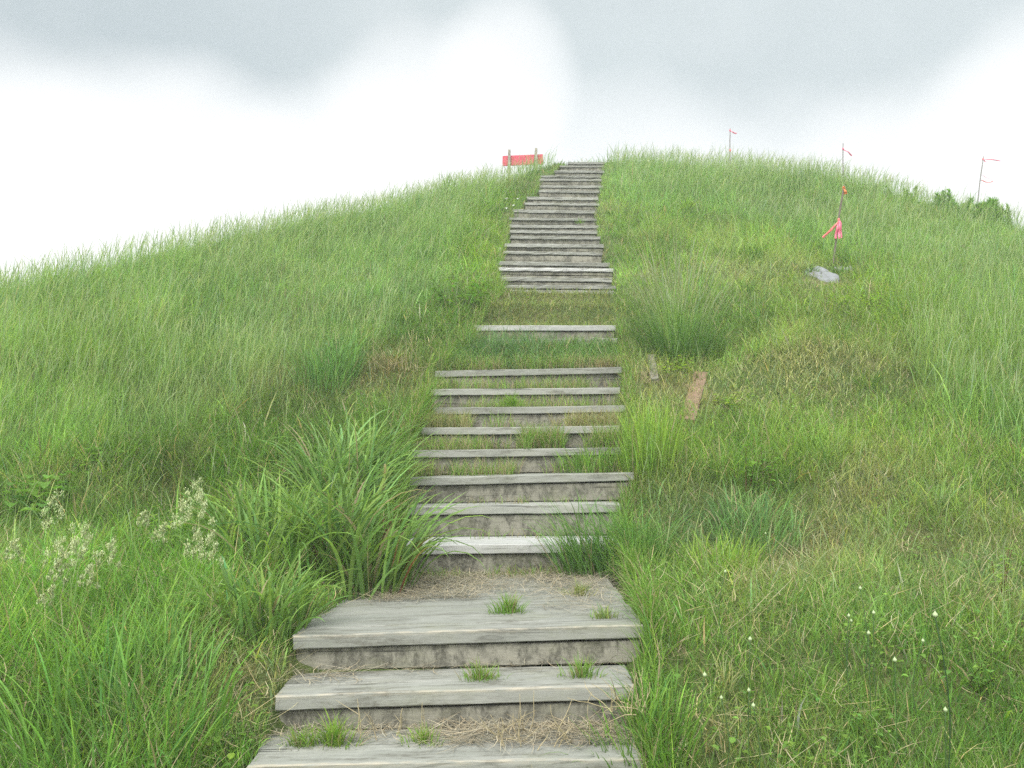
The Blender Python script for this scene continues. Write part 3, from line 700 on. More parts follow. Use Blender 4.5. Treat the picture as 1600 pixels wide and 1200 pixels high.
# tussock right of the steps with long flowering stalks
P = hit(1062, 560)
tus = empty('grass_tussock', P); tag(tus, 'tall tussock of fine grass with long pale flowering stalks right of the steps', 'grass tussock')
n = 520; a = rng.uniform(-PI, PI, n); r = .36 * np.sqrt(rng.uniform(0, 1, n)); x = P[0] + r * np.cos(a); y = P[1] + r * np.sin(a) * .8
c = jitter(np.broadcast_to(LUSH * .55 + BLUE * .22, (n, 3)), n, .3)
V, Q, K = ribbons(np.stack([x, y, zt(x, y) - .01], -1), rng.uniform(.3, .75, n), a + rng.normal(0, .4, n), .08 + .55 * r / .33 * rng.uniform(.3, 1, n), rng.uniform(.3, 1.5, n), .0062, 7, cA=c, cB=c * 1.1, drift=.3)
mesh_obj('leaves', V, Q, M_GRASS, tus, K, True, P)
n = 200; a = rng.uniform(-PI, PI, n); r = .26 * np.sqrt(rng.uniform(0, 1, n)); x = P[0] + r * np.cos(a); y = P[1] + r * np.sin(a) * .8
c = jitter(np.broadcast_to(MEADOW, (n, 3)), n, .15); c2 = jitter(np.broadcast_to(SEED * .8, (n, 3)), n, .15)
V, Q, K = ribbons(np.stack([x, y, zt(x, y)], -1), rng.uniform(.65, 1.35, n), a + rng.normal(0, .3, n), .04 + .42 * r / .26 * rng.uniform(.3, 1, n), rng.uniform(.1, .7, n), .0095, 8, [.5, .48, .45, .42, .5, .9, .7, .1], c, c2, drift=.3, expo=2)
mesh_obj('flower_stalks', V, Q, M_GRASS, tus, K, True, P)

# thatch mound on the right slope
P = hit(1285, 598)
n = 2600; x = P[0] + rng.normal(0, .34, n); y = P[1] + .2 + rng.normal(0, .26, n)
c = jitter(np.broadcast_to(DRY * .85 + TURF * .5, (n, 3)), n, .22)
V, Q, K = ribbons(np.stack([x, y, zt(x, y) - .01], -1), rng.uniform(.05, .17, n), rng.uniform(-PI, PI, n), rng.uniform(.1, .9, n), rng.uniform(.2, 1.6, n), .005, 4, cA=c, cB=c * 1.1, drift=.6)
o = mesh_obj('thatch_mound', V, Q, M_STRAW, None, K, True, P); tag(o, 'rounded mound of tan dead grass on the right slope', 'grass mound')

# ------------------------------------------------------------------ leafy weeds
def leafy(P, nst, h, size, rad, col, label, per=7, name='leafy_weed', red=False):
    P = np.asarray(P, float); root = empty(name, P); tag(root, label, 'weed')
    st = Bag(); LP, LS, LA, LT = [], [], [], []
    for s in range(nst):
        a = rng.uniform(-PI, PI); r = rad * math.sqrt(rng.uniform()); hh = h * rng.uniform(.6, 1.1)
        b0 = np.array([P[0] + r * .4 * math.cos(a), P[1] + r * .4 * math.sin(a), 0]); b0[2] = float(zt(b0[0], b0[1])) - .01
        top = b0 + np.array([r * math.cos(a), r * math.sin(a), hh])
        path = [b0 + (top - b0) * t + np.array([0, 0, .12 * hh * math.sin(PI * t)]) for t in np.linspace(0, 1, 5)]
        st.add(*tube(path, np.linspace(.0035, .0015, 5), 4, (.12, .12, .05) if not red else (.15, .06, .05)))
        for k in range(per):
            t = .3 + .7 * k / (per - 1); p = b0 + (top - b0) * t + np.array([0, 0, .12 * hh * math.sin(PI * t)])
            LP.append(p); LS.append(size * rng.uniform(.6, 1.15) * (1.1 - .4 * t)); LA.append(k * 2.4 + rng.normal(0, .4)); LT.append(rng.uniform(-.35, .5))
    n = len(LP)
    mesh_obj('stems', *st.arrays()[:2], M_LEAF, root, st.arrays()[2], True, P)
    V, Q, K = leaves(np.array(LP), np.array(LS), np.array(LA), np.array(LT), jitter(np.broadcast_to(col, (n, 3)), n, .15)); mesh_obj('leaves', V, Q, M_LEAF, root, K, True, P)
    return root
leafy(hit(722, 490), 9, .42, .10, .28, LUSH * 1.05, 'dark broad-leaved weed left of the steps beside the turf covered gap', 6)
leafy(hit(1335, 480), 16, .20, .06, .42, BRIGHT * 1.05, 'low yellow-green leafy weed below the grey stone slab on the right slope', 6)
leafy(hit(35, 830), 10, .34, .13, .25, LUSH * 1.1, 'broad-leaved green weed at the left edge in front of the tall meadow')
leafy(hit(262, 880), 8, .26, .075, .18, BRIGHT * .7 + LUSH * .4, 'light green leafy weed below the flowering grass on the left')
leafy(hit(150, 755), 9, .26, .08, .22, LUSH, 'dark leafy weed at the lower edge of the tall meadow on the left')
leafy(hit(1052, 585), 7, .16, .05, .16, BRIGHT * 1.1, 'small yellow-green leafy weed under the tussock beside the red plank', 6)
leafy(hit(1128, 640), 8, .16, .05, .2, BRIGHT, 'yellow-green leafy weed right of the red plank', 6)
leafy(hit(1165, 775), 2, .42, .06, .06, LUSH * 1.1, 'thin upright weed with dark stem in the middle of the right slope', 9, 'upright_weed', True)
leafy(hit(1195, 770), 2, .36, .05, .05, LUSH * 1.2, 'pale thin upright weed just right of the dark stemmed one', 9, 'upright_weed')
leafy(hit(1560, 940), 4, .32, .05, .15, TURF * 1.1, 'reddish stemmed weed near the right edge', 7, 'upright_weed', True)
leafy(hit(1500, 1060), 5, .13, .035, .2, TURF * .5 + LUSH * .5, 'low bright leafy weed near the bottom right', 6)
leafy(hit(520, 575), 6, .3, .06, .2, BLUE * 1.05, 'bluish leafy weed at the lower edge of the tall meadow near the steps', 7)
leafy(hit(745, 455), 8, .14, .05, .16, BRIGHT * 1.15, 'bright low weed beside the left end of the broken steps', 6)

# weeds standing on the skyline at the right
def crest_root(x, y, h):
    rr = ray(x, y); d = np.linspace(9, 17, 1600); p = rr[None, :] * (d / rr[1])[:, None]
    g = p[:, 2] - zt(p[:, 0], p[:, 1]); k = int((g / d).argmin())
    if g[k] < h:
        k = int((g <= h).argmax())
    q = p[k].copy(); q[2] -= max(g[k], .12); return q, max(h, g[k]) if g[k] > .12 else .12
def spire(x, ytop, h, w, label, Y=None, dens=210, n_st=2):
    ytop += 10; w *= 1.5
    P, h = crest_root(x, ytop, h); root = empty('skyline_weed', P); tag(root, label, 'weed', 'dark weeds on the right skyline')
    st = Bag(); lv = Bag()
    for s in range(n_st):
        ox = rng.normal(0, w * .5) if n_st > 1 else 0; hh = h * (1 if s == 0 else rng.uniform(.6, .95))
        b0 = P + np.array([ox * .4, 0, -.03]); top = P + np.array([ox + rng.normal(0, .02), 0, hh * .96])
        st.add(*tube([b0, (b0 + top) / 2, top], [.006, .005, .002], 4, (.08, .09, .04)))
        n = dens; t = rng.uniform(.02, 1, n); a = rng.uniform(-PI, PI, n)
        pos = b0 + (top - b0) * t[:, None]; c = jitter(np.broadcast_to(LUSH * 1.35 + .01, (n, 3)), n, .3)
        lv.add(*ribbons(pos, w * (1.12 - .75 * t) * rng.uniform(.6, 1.2, n), a, rng.uniform(.5, 1.0, n), rng.uniform(.0, .7, n), .015, 4, [.5, 1, .8, .1], c, c * 1.05))
    mesh_obj('stem', *st.arrays()[:2], M_LEAF, root, st.arrays()[2], True, P)
    lv.obj('leaves', M_LEAF, root, P)
spire(1390, 279, .26, .06, 'small spiky weed farthest left of those on the right skyline'); spire(1429, 281, .30, .07, 'narrow spiky weed left of the bushy pair on the right skyline')
spire(1416, 283, .25, .05, 'thin spiky weed beside the narrow one on the right skyline')
spire(1464, 289, .32, .11, 'bushy short weed on the right skyline, left of the tallest one', n_st=3); spire(1486, 286, .40, .11, 'tallest dense weed on the right skyline', dens=220)
spire(1504, 301, .25, .12, 'low spreading weed just right of the tallest one on the right skyline', n_st=3); spire(1538, 302, .28, .18, 'rounded green bush-like weed under the right stake with pink ribbons', n_st=6)
spire(1557, 301, .36, .10, 'dark open weed right of the rounded one on the right skyline', n_st=2); spire(1564, 311, .26, .08, 'short weed between the dark open one and the last spire')
spire(1577, 308, .34, .07, 'slender dark spire weed farthest right on the skyline', dens=180)

# ------------------------------------------------------------------ wild onions with pale buds
M_BUD = plain('onion_bud_skin', (.30, .37, .20), .12, 60, .6)
def lathe(profile, P, sides=10):
    V = []; Q = []
    for r, z in profile:
        for s in range(sides):
            a = 2 * PI * s / sides; V.append((P[0] + r * math.cos(a), P[1] + r * math.sin(a), P[2] + z))
    m = len(profile)
    for i in range(m - 1):
        for s in range(sides):
            Q.append((i * sides + s, i * sides + (s + 1) % sides, (i + 1) * sides + (s + 1) % sides, (i + 1) * sides + s))
    return np.array(V), np.array(Q)
ON = [(1461, 956, .66, .012, 'tallest wild onion, long dark stem with a round pale bud near the right edge'),
      (1344, 917, .40, .009, 'wild onion with pale bud, highest of the cluster on the right slope'), (1365, 955, .40, .009, 'wild onion with pale bud just below the highest of its cluster'),
      (1326, 960, .38, .008, 'left one of two close wild onion buds in the cluster on the right'), (1330, 968, .35, .007, 'right and lower one of two close wild onion buds in the cluster on the right'),
      (1357, 987, .42, .009, 'wild onion with pale bud below the close pair'), (1398, 1028, .42, .010, 'wild onion with pale bud midway between the close pair and the tallest onion'),
      (1442, 999, .38, .008, 'wild onion with white pointed bud beside the tallest onion'), (1477, 1106, .36, .009, 'wild onion with pale bud low beside the stem of the tallest onion'),
      (1172, 996, .36, .010, 'wild onion with pale bud alone in the turf right of the plank landing'), (1133, 891, .34, .008, 'wild onion with pale bud in the light green clump'),
      (1196, 832, .30, .006, 'wild onion with tiny bud over the bluish grass clump'), (1101, 1052, .32, .010, 'wild onion with pale bud nearest the right ends of the lower steps'),
      (1127, 1088, .30, .008, 'small wild onion with pale bud in the lower right turf, leftmost of three'), (1170, 1076, .34, .008, 'wild onion with pale bud in the lower right turf, topmost of three'),
      (1177, 1099, .34, .009, 'wild onion with pale bud in the lower right turf, lowest of three')]
for x, y, h, r, lb in ON:
    r *= .74
    P = root_for(x, y, h); root = empty('wild_onion', P); tag(root, lb, 'wild onion', 'wild onions with pale buds')
    bend = rng.normal(0, .02, 2); path = [P + np.array([bend[0] * math.sin(PI * t), bend[1] * math.sin(PI * t), (h - r * 2) * t]) for t in np.linspace(0, 1, 7)]
    V, Q, K = tube(path, .0016 if h < .6 else .0021, 6, (.075, .14, .05) if h < .6 else (.05, .10, .04)); mesh_obj('stem', V, Q, M_LEAF, root, K, True, P)
    V, Q = lathe([(.0015, -.002), (r * .7, r * .25), (r, r * .75), (r * .9, r * 1.25), (r * .45, r * 1.75), (r * .12, r * 2.3), (.0004, r * 2.6)], P + np.array([0, 0, h - r * 2]))
    mesh_obj('bud', V, Q, M_BUD, root, None, True, P)

# ------------------------------------------------------------------ flowering grass with cream panicles on the left
PN = [(85, 775, .60, .20, 'tall pale panicle at the upper left of the flowering grass patch'), (54, 848, .50, .13, 'wide cream panicle near the left edge, below the tall pale one'),
      (108, 826, .55, .15, 'cream panicle in the middle of the left flowering cluster'), (125, 848, .50, .14, 'cream panicle just right of the middle one in the left flowering cluster'),
      (146, 850, .48, .12, 'rightmost cream panicle of the left flowering cluster'), (10, 848, .48, .10, 'cream panicle cut by the left edge of the view'),
      (79, 882, .42, .09, 'small cream panicle below the left flowering cluster'), (31, 922, .40, .08, 'faint cream panicle lowest at the left edge'), (127, 888, .42, .10, 'greenish panicle drooping under the left cluster'),
      (271, 753, .62, .15, 'topmost panicle of the cluster by the broad-bladed clumps'), (308, 775, .60, .15, 'large leaning cream panicle at the right of its cluster'),
      (280, 790, .55, .14, 'dense cream panicle in the middle of the right flowering cluster'), (312, 838, .50, .14, 'low cream panicle at the right of its cluster'),
      (217, 822, .45, .09, 'narrow panicle between the two flowering clusters'), (209, 802, .45, .08, 'thin faint panicle above the narrow one between the clusters'), (288, 836, .48, .12, 'low cream panicle left of the lowest one in the right cluster')]
for x, y, h, pl, lb in PN:
    P = root_for(x, y, h); root = empty('flowering_grass', P); tag(root, lb, 'flowering grass', 'grass with cream panicles')
    lx = rng.normal(.05, .05); path = np.array([P + np.array([lx * t * t, 0, h * t]) for t in np.linspace(0, 1, 9)])
    V, Q, K = tube(path, np.linspace(.0022, .0009, 9), 4, MEADOW * 1.2); mesh_obj('stem', V, Q, M_GRASS, root, K, True, P)
    bg = Bag(); nb = 9
    for k in range(nb):
        t = k / (nb - 1); c0 = path[-1] * (t) + (path[-1] - np.array([lx * .3, 0, pl])) * (1 - t)
        a = k * 2.4 + rng.uniform(0, .8); ln = pl * (.36 * (1 - t) + .05)
        ctr = c0 + np.array([math.cos(a) * ln, math.sin(a) * ln, ln * .5])
        V, Q, K = tube([c0, ctr], [.0008, .0006], 4, MEADOW * 1.3); bg.add(V, Q, K)
        n = 52; o_ = rng.normal(0, 1, (n, 3)) * np.array([.0065, .0065, .0085]) * (pl / .14)
        c = jitter(np.broadcast_to(np.array([.38, .43, .24]), (n, 3)), n, .12, .06)
        bg.add(*ribbons(ctr + o_, rng.uniform(.008, .014, n), rng.uniform(-PI, PI, n), rng.uniform(0, 1.2, n), .3, .0042, 3, [.5, 1, .15], c, c))
    bg.obj('panicle', M_STRAW, root, P)

# ------------------------------------------------------------------ marker stakes with ribbons
M_STK = plain('dark_weathered_stake', (.12, .10, .08), .3, 40, .8); M_STG = plain('grey_stake', (.20, .19, .18), .2, 40, .7)
def ribbon_mat(name, col):
    m, nt, out = new_mat(name)
    n = noise(nt, mapped(nt, (1, 1, 1)), 18, 3); c = mix(nt, n, tuple(v * .85 for v in col), col)
    b = surface(nt, out, c, .35, n, .3, .004, .5)
    t = nt.nodes.new('ShaderNodeBsdfTranslucent'); nt.links.new(c, t.inputs['Color']); ms = nt.nodes.new('ShaderNodeMixShader'); ms.inputs[0].default_value = .35
    nt.links.new(b.outputs[0], ms.inputs[1]); nt.links.new(t.outputs[0], ms.inputs[2]); nt.links.new(ms.outputs[0], out.inputs[0]); return m
M_PINK = ribbon_mat('pink_flagging_tape', (.80, .20, .30)); M_ORG = ribbon_mat('orange_flagging_tape', (.80, .26, .08)); M_CORAL = ribbon_mat('coral_flagging_tape', (.80, .22, .20))
def strip(pts, w, mat, parent, org, seed=0, face=None):
    """a thin limp tape through points, width w"""
    pts = np.asarray(pts, float); r = np.random.default_rng(seed); m = 12
    t = np.linspace(0, 1, len(pts)); s = np.linspace(0, 1, m)
    p = np.stack([np.interp(s, t, pts[:, k]) for k in range(3)], -1); p[1:-1] = (p[:-2] + 2 * p[1:-1] + p[2:]) / 4
    p[:, 1] += .012 * np.sin(s * 9 + seed); V = []
    for i in range(m):
        d = p[min(i + 1, m - 1)] - p[max(i - 1, 0)]; d /= np.linalg.norm(d) + 1e-9
        n = np.cross(d, np.array([.25 * math.sin(3 * s[i] + seed), 1, .2])); n /= np.linalg.norm(n) + 1e-9
        tw = .5 * math.sin(5 * s[i] + seed); nn = n * math.cos(tw) + np.array([0, 1, 0]) * math.sin(tw)
        ww = w * min(1, .55 + 2 * s[i]); th = np.array([0, .0006, 0])
        V += [p[i] - nn * ww / 2 - th, p[i] + nn * ww / 2 - th, p[i] + nn * ww / 2 + th, p[i] - nn * ww / 2 + th]
    Q = []
    for i in range(m - 1):
        for q in range(4): Q.append((i * 4 + q, i * 4 + (q + 1) % 4, i * 4 + 4 + (q + 1) % 4, i * 4 + 4 + q))
    Q += [(0, 1, 2, 3), tuple((m - 1) * 4 + q for q in (3, 2, 1, 0))]
    return mesh_obj('ribbon', V, Q, mat, parent, None, True, org)
def knot(p, r, mat, parent, org, h=.05):
    r *= .72; h *= .8
    V, Q = lathe([(r * .8, -h / 2), (r * 1.3, -h / 4), (r * 1.1, 0), (r * 1.35, h / 4), (r * .8, h / 2)], p, 8); return mesh_obj('ribbon_knot', V, Q, mat, parent, None, True, org)
def stake(base_px, top_px, d, rad, mat, label, dt=0.0):
    B = at(base_px[0], base_px[1], d); T = at(top_px[0], top_px[1], d + dt)
    zg = float(zt(B[0], B[1]))
    dirn = (T - B) / np.linalg.norm(T - B); k = (zg - .15 - B[2]) / dirn[2]; B0 = B + dirn * min(k, 0)
    root = empty('marker_stake', [B0[0], B0[1], zg]); tag(root, label, 'marker stake', 'thin marker stakes with ribbons'); org = np.array([B0[0], B0[1], zg])
    L = T - B0; path = [B0 + L * t + np.array([.006 * math.sin(7 * t), 0, 0]) for t in np.linspace(0, 1, 9)]
    V, Q, K = tube(path, rad * np.array([1, 1, 1.03, .97, 1, .98, 1.02, .97, .9]), 6); mesh_obj('rod', V, Q, mat, root, None, True, org)
    return root, org
q = hit(1300, 420); d = float(q[1])
r_, o_ = stake((1300, 418), (1318.5, 290), d, .0125, M_STK, 'leaning dark stake with a bunch of pink ribbons beside the grey stone slab')
A = lambda x, y, dy=0.0: at(x, y, d + dy)
knot(A(1310.5, 344), .02, M_CORAL, r_, o_, .07)
strip([A(1311, 344, -.02), A(1308, 358, -.05), A(1305.5, 373, -.04)], .032, M_PINK, r_, o_, 1); strip([A(1311.5, 344, -.02), A(1312, 358, -.06), A(1310.5, 373, -.06)], .035, M_PINK, r_, o_, 2)
strip([A(1312, 344, -.01), A(1314, 358, -.03), A(1314.5, 372, -.03)], .03, M_PINK, r_, o_, 3); strip([A(1309.5, 347, -.02), A(1299, 359, -.03), A(1285.5, 371, -.05)], .034, M_CORAL, r_, o_, 4)
strip([A(1318, 292, -.01), A(1320, 297, -.02), A(1321.5, 303, -.02)], .042, M_ORG, r_, o_, 5); knot(A(1318, 293), .017, M_ORG, r_, o_, .04)
d = 14.9; r_, o_ = stake((1318.5, 300), (1317, 223.5), d, .010, M_STG, 'upright grey stake with one pink ribbon, directly behind the leaning stake')
strip([A(1317.5, 233, -.02), A(1324, 237, -.03), A(1331.5, 243, .02)], .021, M_PINK, r_, o_, 6); knot(A(1317.2, 233), .018, M_PINK, r_, o_, .05)
d = 17.0; r_, o_ = stake((1140.8, 250), (1140.8, 200.5), d, .011, M_STG, 'short upright stake on the hilltop right of the steps')
strip([A(1141, 204, -.02), A(1145, 207, -.03), A(1151, 208.5, .02)], .022, M_PINK, r_, o_, 7); knot(A(1140.8, 204), .02, M_PINK, r_, o_, .05); knot(A(1140.8, 235), .02, M_CORAL, r_, o_, .07)
d = 14.1; r_, o_ = stake((1527.5, 318), (1536.5, 244.5), d, .0095, M_STG, 'leaning stake with streaming ribbons among the weeds at the right skyline')
strip([A(1536, 249, -.02), A(1548, 249.8, .0), A(1559, 250, .02), A(1563, 252, .02)], .014, M_PINK, r_, o_, 8); strip([A(1536, 249, -.02), A(1541.5, 254, -.03)], .014, M_PINK, r_, o_, 9)
strip([A(1533, 273.5, -.02), A(1542, 277.5, -.04), A(1550, 281.5, -.02)], .006, M_PINK, r_, o_, 10); strip([A(1532, 281.5, -.02), A(1541, 284, -.03), A(1547, 285.5, -.02), A(1552, 282.5)], .015, M_CORAL, r_, o_, 11)
knot(A(1536, 249), .016, M_CORAL, r_, o_, .05)

# ------------------------------------------------------------------ red sign board seen from behind
def box(x0, x1, y0, y1, z0, z1, bev=.006):
    V, Q, _ = loft(x0, x1, y0, y1, z1, z1, z1 - z0, int(abs(x0 * 100)) % 50, rough=.0008, stations=4, bev=bev); return np.array(V), np.array(Q)
M_RED = plain('faded_red_paint', (.42, .055, .085), .12, 9, .5)
d = 17.6; B = at(817, 268, d); zg = float(zt(B[0], B[1])); org = np.array([B[0], B[1], zg])
sg = empty('sign_board', org); tag(sg, 'faded red board on two grey wooden posts at the hilltop left of the steps', 'sign')
def rot(V, a=-.06):
    V = np.asarray(V) - org; c, s = math.cos(a), math.sin(a)
    return np.stack([V[:, 0] * c - V[:, 1] * s, V[:, 0] * s + V[:, 1] * c, V[:, 2]], -1) + org
b0 = at(785.2, 258, d); b1 = at(848, 242, d)
V, Q = box(b0[0], b1[0], org[1] + .03, org[1] + .055, b0[2], b1[2]); V[:, 2] += (V[:, 0] - b0[0]) / (b1[0] - b0[0]) * .02; mesh_obj('board', rot(V), Q, M_RED, sg, None, False, org)
for xp, yt in ((795.5, 233.5), (837.5, 232)):
    c0 = at(xp, yt, d); gz = float(zt(c0[0], d)) - .2
    V = np.array([(c0[0] - .028, 0, 0)]); V, Q, _ = loft(0, c0[2] - gz, -.028, .028, .028, .028, .056, 5, rough=.001, stations=8)
    V = np.array(V); V = np.stack([c0[0] + V[:, 2], org[1] + V[:, 1] - .0, gz + V[:, 0]], -1); mesh_obj('post', rot(V), Q[:], W_POST, sg, None, False, org)

clump('grass_clump', hit(832, 268), 130, .28, .62, .32, .008, MEADOW, 'wispy grass clump hiding the right half of the red board', bend=(.3, 1.2), lean=0.0, vfold=0)
# ------------------------------------------------------------------ loose planks, stone slabs, twigs
def plank(a_px, b_px, w, th, mat, label, lift=.05, roll=0.0):
    A0, B0 = hit(*a_px), hit(*b_px); A0[2] += lift; B0[2] += lift
    L = np.linalg.norm(B0 - A0); f = (B0 - A0) / L; s = np.cross(f, [0, 0, 1]); s /= np.linalg.norm(s); u = np.cross(s, f)
    s2 = s * math.cos(roll) + u * math.sin(roll); u2 = np.cross(s2, f)
    V, Q, _ = loft(0, L, -w / 2, w / 2, 0, 0, th, 9, rough=.003, stations=12)
    V = np.array(V); W = A0 + V[:, :1] * f + V[:, 1:2] * s2 + V[:, 2:3] * u2
    o = mesh_obj('plank', W, Q, mat, None, None, False, A0); tag(o, label, 'plank'); return o
W_RED = wood('red_stained_timber', (.225, .150, .11), (.16, .108, .08), (.13, .095, .065), .4, (6, 6, 6))
plank((1074, 662), (1096, 586), .125, .035, W_RED, 'reddish brown plank lying on the slope right of the steps under the tussock', .035, -.1)
plank((1023, 606), (1018, 566), .07, .05, W_RISE, 'short weathered grey plank half buried in straw right of the steps', .08, .2)
def slab(x, y, rx, ry, h, label, seed, tilt=.1):
    P = hit(x, y); r = np.random.default_rng(seed); n = 14; V = []
    for lv, (k, z) in enumerate(((1.0, -.06), (1.0, h * .6), (.93, h), (.5, h * 1.05), (.05, h * 1.02))):
        for s in range(n):
            a = 2 * PI * s / n; rr = 1 + .28 * math.sin(2 * a + seed) + .12 * math.sin(5 * a + seed * 2) + r.normal(0, .03)
            V.append((P[0] + rx * k * rr * math.cos(a), P[1] + ry * k * rr * math.sin(a), P[2] + z + tilt * ry * k * math.sin(a) * 2 + r.normal(0, .012)))
    Q = [(i * n + s, i * n + (s + 1) % n, (i + 1) * n + (s + 1) % n, (i + 1) * n + s) for i in range(4) for s in range(n)]
    o = mesh_obj('stone_slab', V, Q, M_STONE, None, None, True, P); tag(o, label, 'stone')
M_STONE = plain('pale_grey_stone', (.165, .175, .18), .4, 14, .8)
slab(1283, 432, .15, .24, .05, 'pale grey flat stone slab lying left of the leaning stake', 3, .27); slab(1316, 424, .10, .08, .05, 'small pale stone showing through the grass right of the leaning stake', 8, .25)

def twigs(P, n, lo, hi, rad, label, up=.9):
    P = np.asarray(P, float); bg = Bag()
    for k in range(n):
        a = rng.uniform(-PI, PI); r = rad * math.sqrt(rng.uniform()); b0 = P + np.array([r * math.cos(a), r * math.sin(a) * .5, 0])
        L = rng.uniform(lo, hi); az = rng.uniform(-PI, PI); th = rng.uniform(.1, up)
        path = [b0]; 
        for s in range(4):
            th += rng.normal(0, .2); az += rng.normal(0, .3); path.append(path[-1] + L / 4 * np.array([math.sin(th) * math.cos(az), math.sin(th) * math.sin(az) * .6, math.cos(th)]))
        col = DRY * rng.uniform(.7, 1.15)
        bg.add(*tube(path, np.linspace(.0022, .0008, 5), 4, col))
        if rng.uniform() < .6:
            q = path[2]; bg.add(*tube([q, q + np.array([rng.normal(0, .04), rng.normal(0, .02), rng.uniform(.01, .06)])], [.0012, .0006], 4, col))
    o = bg.obj('dead_twigs', M_STRAW, None, P); tag(o, label, 'dead twigs'); return o
twigs(on_step(0, 860, 1158), 26, .06, .2, .22, 'spray of bleached dead twigs at the right of the lowest step', 1.3)
o = twigs(on_step(0, 610, 1150), 9, .06, .14, .16, 'few thin dead twigs standing at the left of the lowest step'); o['kind'] = 'stuff'
twigs(on_step(1, 965, 1090) + np.array([.03, 0, -.05]), 22, .08, .2, .1, 'tangle of bleached twigs at the right end of the second step from the bottom', 1.4)
twigs(hit(620, 580), 24, .15, .5, .3, 'tangle of grey dead branches left of the steps below the tall meadow', 1.4)
twigs(hit(1010, 600), 26, .08, .25, .2, 'tangle of dead stems right of the steps beside the short grey plank', 1.4)

# small white flowers by the upper steps
M_WHT = plain('white_petals', (.8, .8, .78), .05, 30, .6)
for x, y, h, lb in ((791, 311, .34, 'left small white flower beside the upper steps'), (809, 313, .36, 'right small white flower beside the upper steps'), (802, 321, .30, 'middle small white flower beside the upper steps'), (791, 326, .26, 'lowest small white flower beside the upper steps')):
    P = root_for(x, y, h); root = empty('white_flower', P); tag(root, lb, 'flower', 'white flowers by the upper steps')
    V, Q, K = tube([P, P + np.array([0, 0, h * .97])], [.004, .003], 4, LUSH); mesh_obj('stem', V, Q, M_LEAF, root, K, True, P)
    n = 14; ang = np.arange(n) * 2.4; pos = P + np.stack([.012 * np.cos(ang), .012 * np.sin(ang), np.full(n, h)], -1)
    V, Q, K = leaves(pos, np.full(n, .022), ang, rng.uniform(-.1, .9, n), np.full((n, 3), .8)); mesh_obj('petals', V, Q, M_WHT, root, None, True, P)

# ------------------------------------------------------------------ thin fog box added to imitate veiling lens glare
if GLARE_DENSITY:
    bpy.ops.mesh.primitive_cube_add(size=1, location=(0, 30, 2.55)); hz = bpy.context.view_layer.objects.active; hz.name = 'glare_volume'; hz.scale = (1500, 1600, 11.3)
    hm, nt, out = new_mat('lens_glare'); pv = nt.nodes.new('ShaderNodeVolumePrincipled'); pv.inputs['Color'].default_value = (.93, .96, .97, 1)
    pv.inputs['Density'].default_value = GLARE_DENSITY; pv.inputs['Anisotropy'].default_value = .2; nt.links.new(pv.outputs[0], out.inputs['Volume'])
    hz.data.materials.append(hm); kind(hz, 'stuff', 'thin pale fog added to imitate lens glare over the far grass and hilltop', 'glare_volume')
# ------------------------------------------------------------------ sky, sun, camera
SUN_EL, SUN_AZ = math.radians(52), math.radians(205)      # behind the clouds, at the viewer's back and left
w = bpy.data.worlds.new('World'); bpy.context.scene.world = w; w.use_nodes = True
nt = w.node_tree; nt.nodes.clear()
out = nt.nodes.new('ShaderNodeOutputWorld'); bg = nt.nodes.new('ShaderNodeBackground'); nt.links.new(bg.outputs[0], out.inputs[0])
sky = nt.nodes.new('ShaderNodeTexSky'); sky.sky_type = 'NISHITA'; sky.sun_disc = False; sky.sun_elevation = SUN_EL; sky.sun_rotation = SUN_AZ
tc = nt.nodes.new('ShaderNodeTexCoord'); nrm = N(nt, 'ShaderNodeVectorMath', operation='NORMALIZE'); nt.links.new(tc.outputs['Generated'], nrm.inputs[0])
wn = nt.nodes.new('ShaderNodeTexNoise'); wn.inputs['Scale'].default_value = 3.2; wn.inputs['Detail'].default_value = 5; nt.links.new(nrm.outputs[0], wn.inputs['Vector'])
sb = N(nt, 'ShaderNodeVectorMath', operation='SUBTRACT'); nt.links.new(wn.outputs['Color'], sb.inputs[0]); sb.inputs[1].default_value = (.5, .5, .5)
sc = N(nt, 'ShaderNodeVectorMath', operation='SCALE'); nt.links.new(sb.outputs[0], sc.inputs[0]); sc.inputs['Scale'].default_value = .075
ad = N(nt, 'ShaderNodeVectorMath', operation='ADD'); nt.links.new(nrm.outputs[0], ad.inputs[0]); nt.links.new(sc.outputs[0], ad.inputs[1])
nd = N(nt, 'ShaderNodeVectorMath', operation='NORMALIZE'); nt.links.new(ad.outputs[0], nd.inputs[0]); DIR = nd.outputs[0]
def glow(x, y, r0, r1, amt):
    dv = ray(x, y); dv = dv / np.linalg.norm(dv)
    dp = N(nt, 'ShaderNodeVectorMath', operation='DOT_PRODUCT'); nt.links.new(DIR, dp.inputs[0]); dp.inputs[1].default_value = tuple(float(v) for v in dv)
    mr = N(nt, 'ShaderNodeMapRange', interpolation_type='SMOOTHSTEP'); nt.links.new(dp.outputs['Value'], mr.inputs['Value'])
    mr.inputs['From Min'].default_value = math.cos(math.radians(r1)); mr.inputs['From Max'].default_value = math.cos(math.radians(r0)); mr.inputs['To Max'].default_value = amt
    return mr.outputs['Result']
tot = None
for g in GLOWS:
    v = glow(*g); tot = v if tot is None else math_(nt, 'ADD', tot, v)
brk = noise(nt, DIR, 6.5, 6, .6)
tot = math_(nt, 'ADD', tot, math_(nt, 'MULTIPLY', math_(nt, 'SUBTRACT', brk, .5), .28))
tot = math_(nt, 'SUBTRACT', 1.0, math_(nt, 'POWER', 2.718, math_(nt, 'MULTIPLY', math_(nt, 'MAXIMUM', tot, 0.0), -1.5)))
cn = noise(nt, DIR, 4.5, 6, .55)
grey = ramp(nt, cn, SKY_GREY)
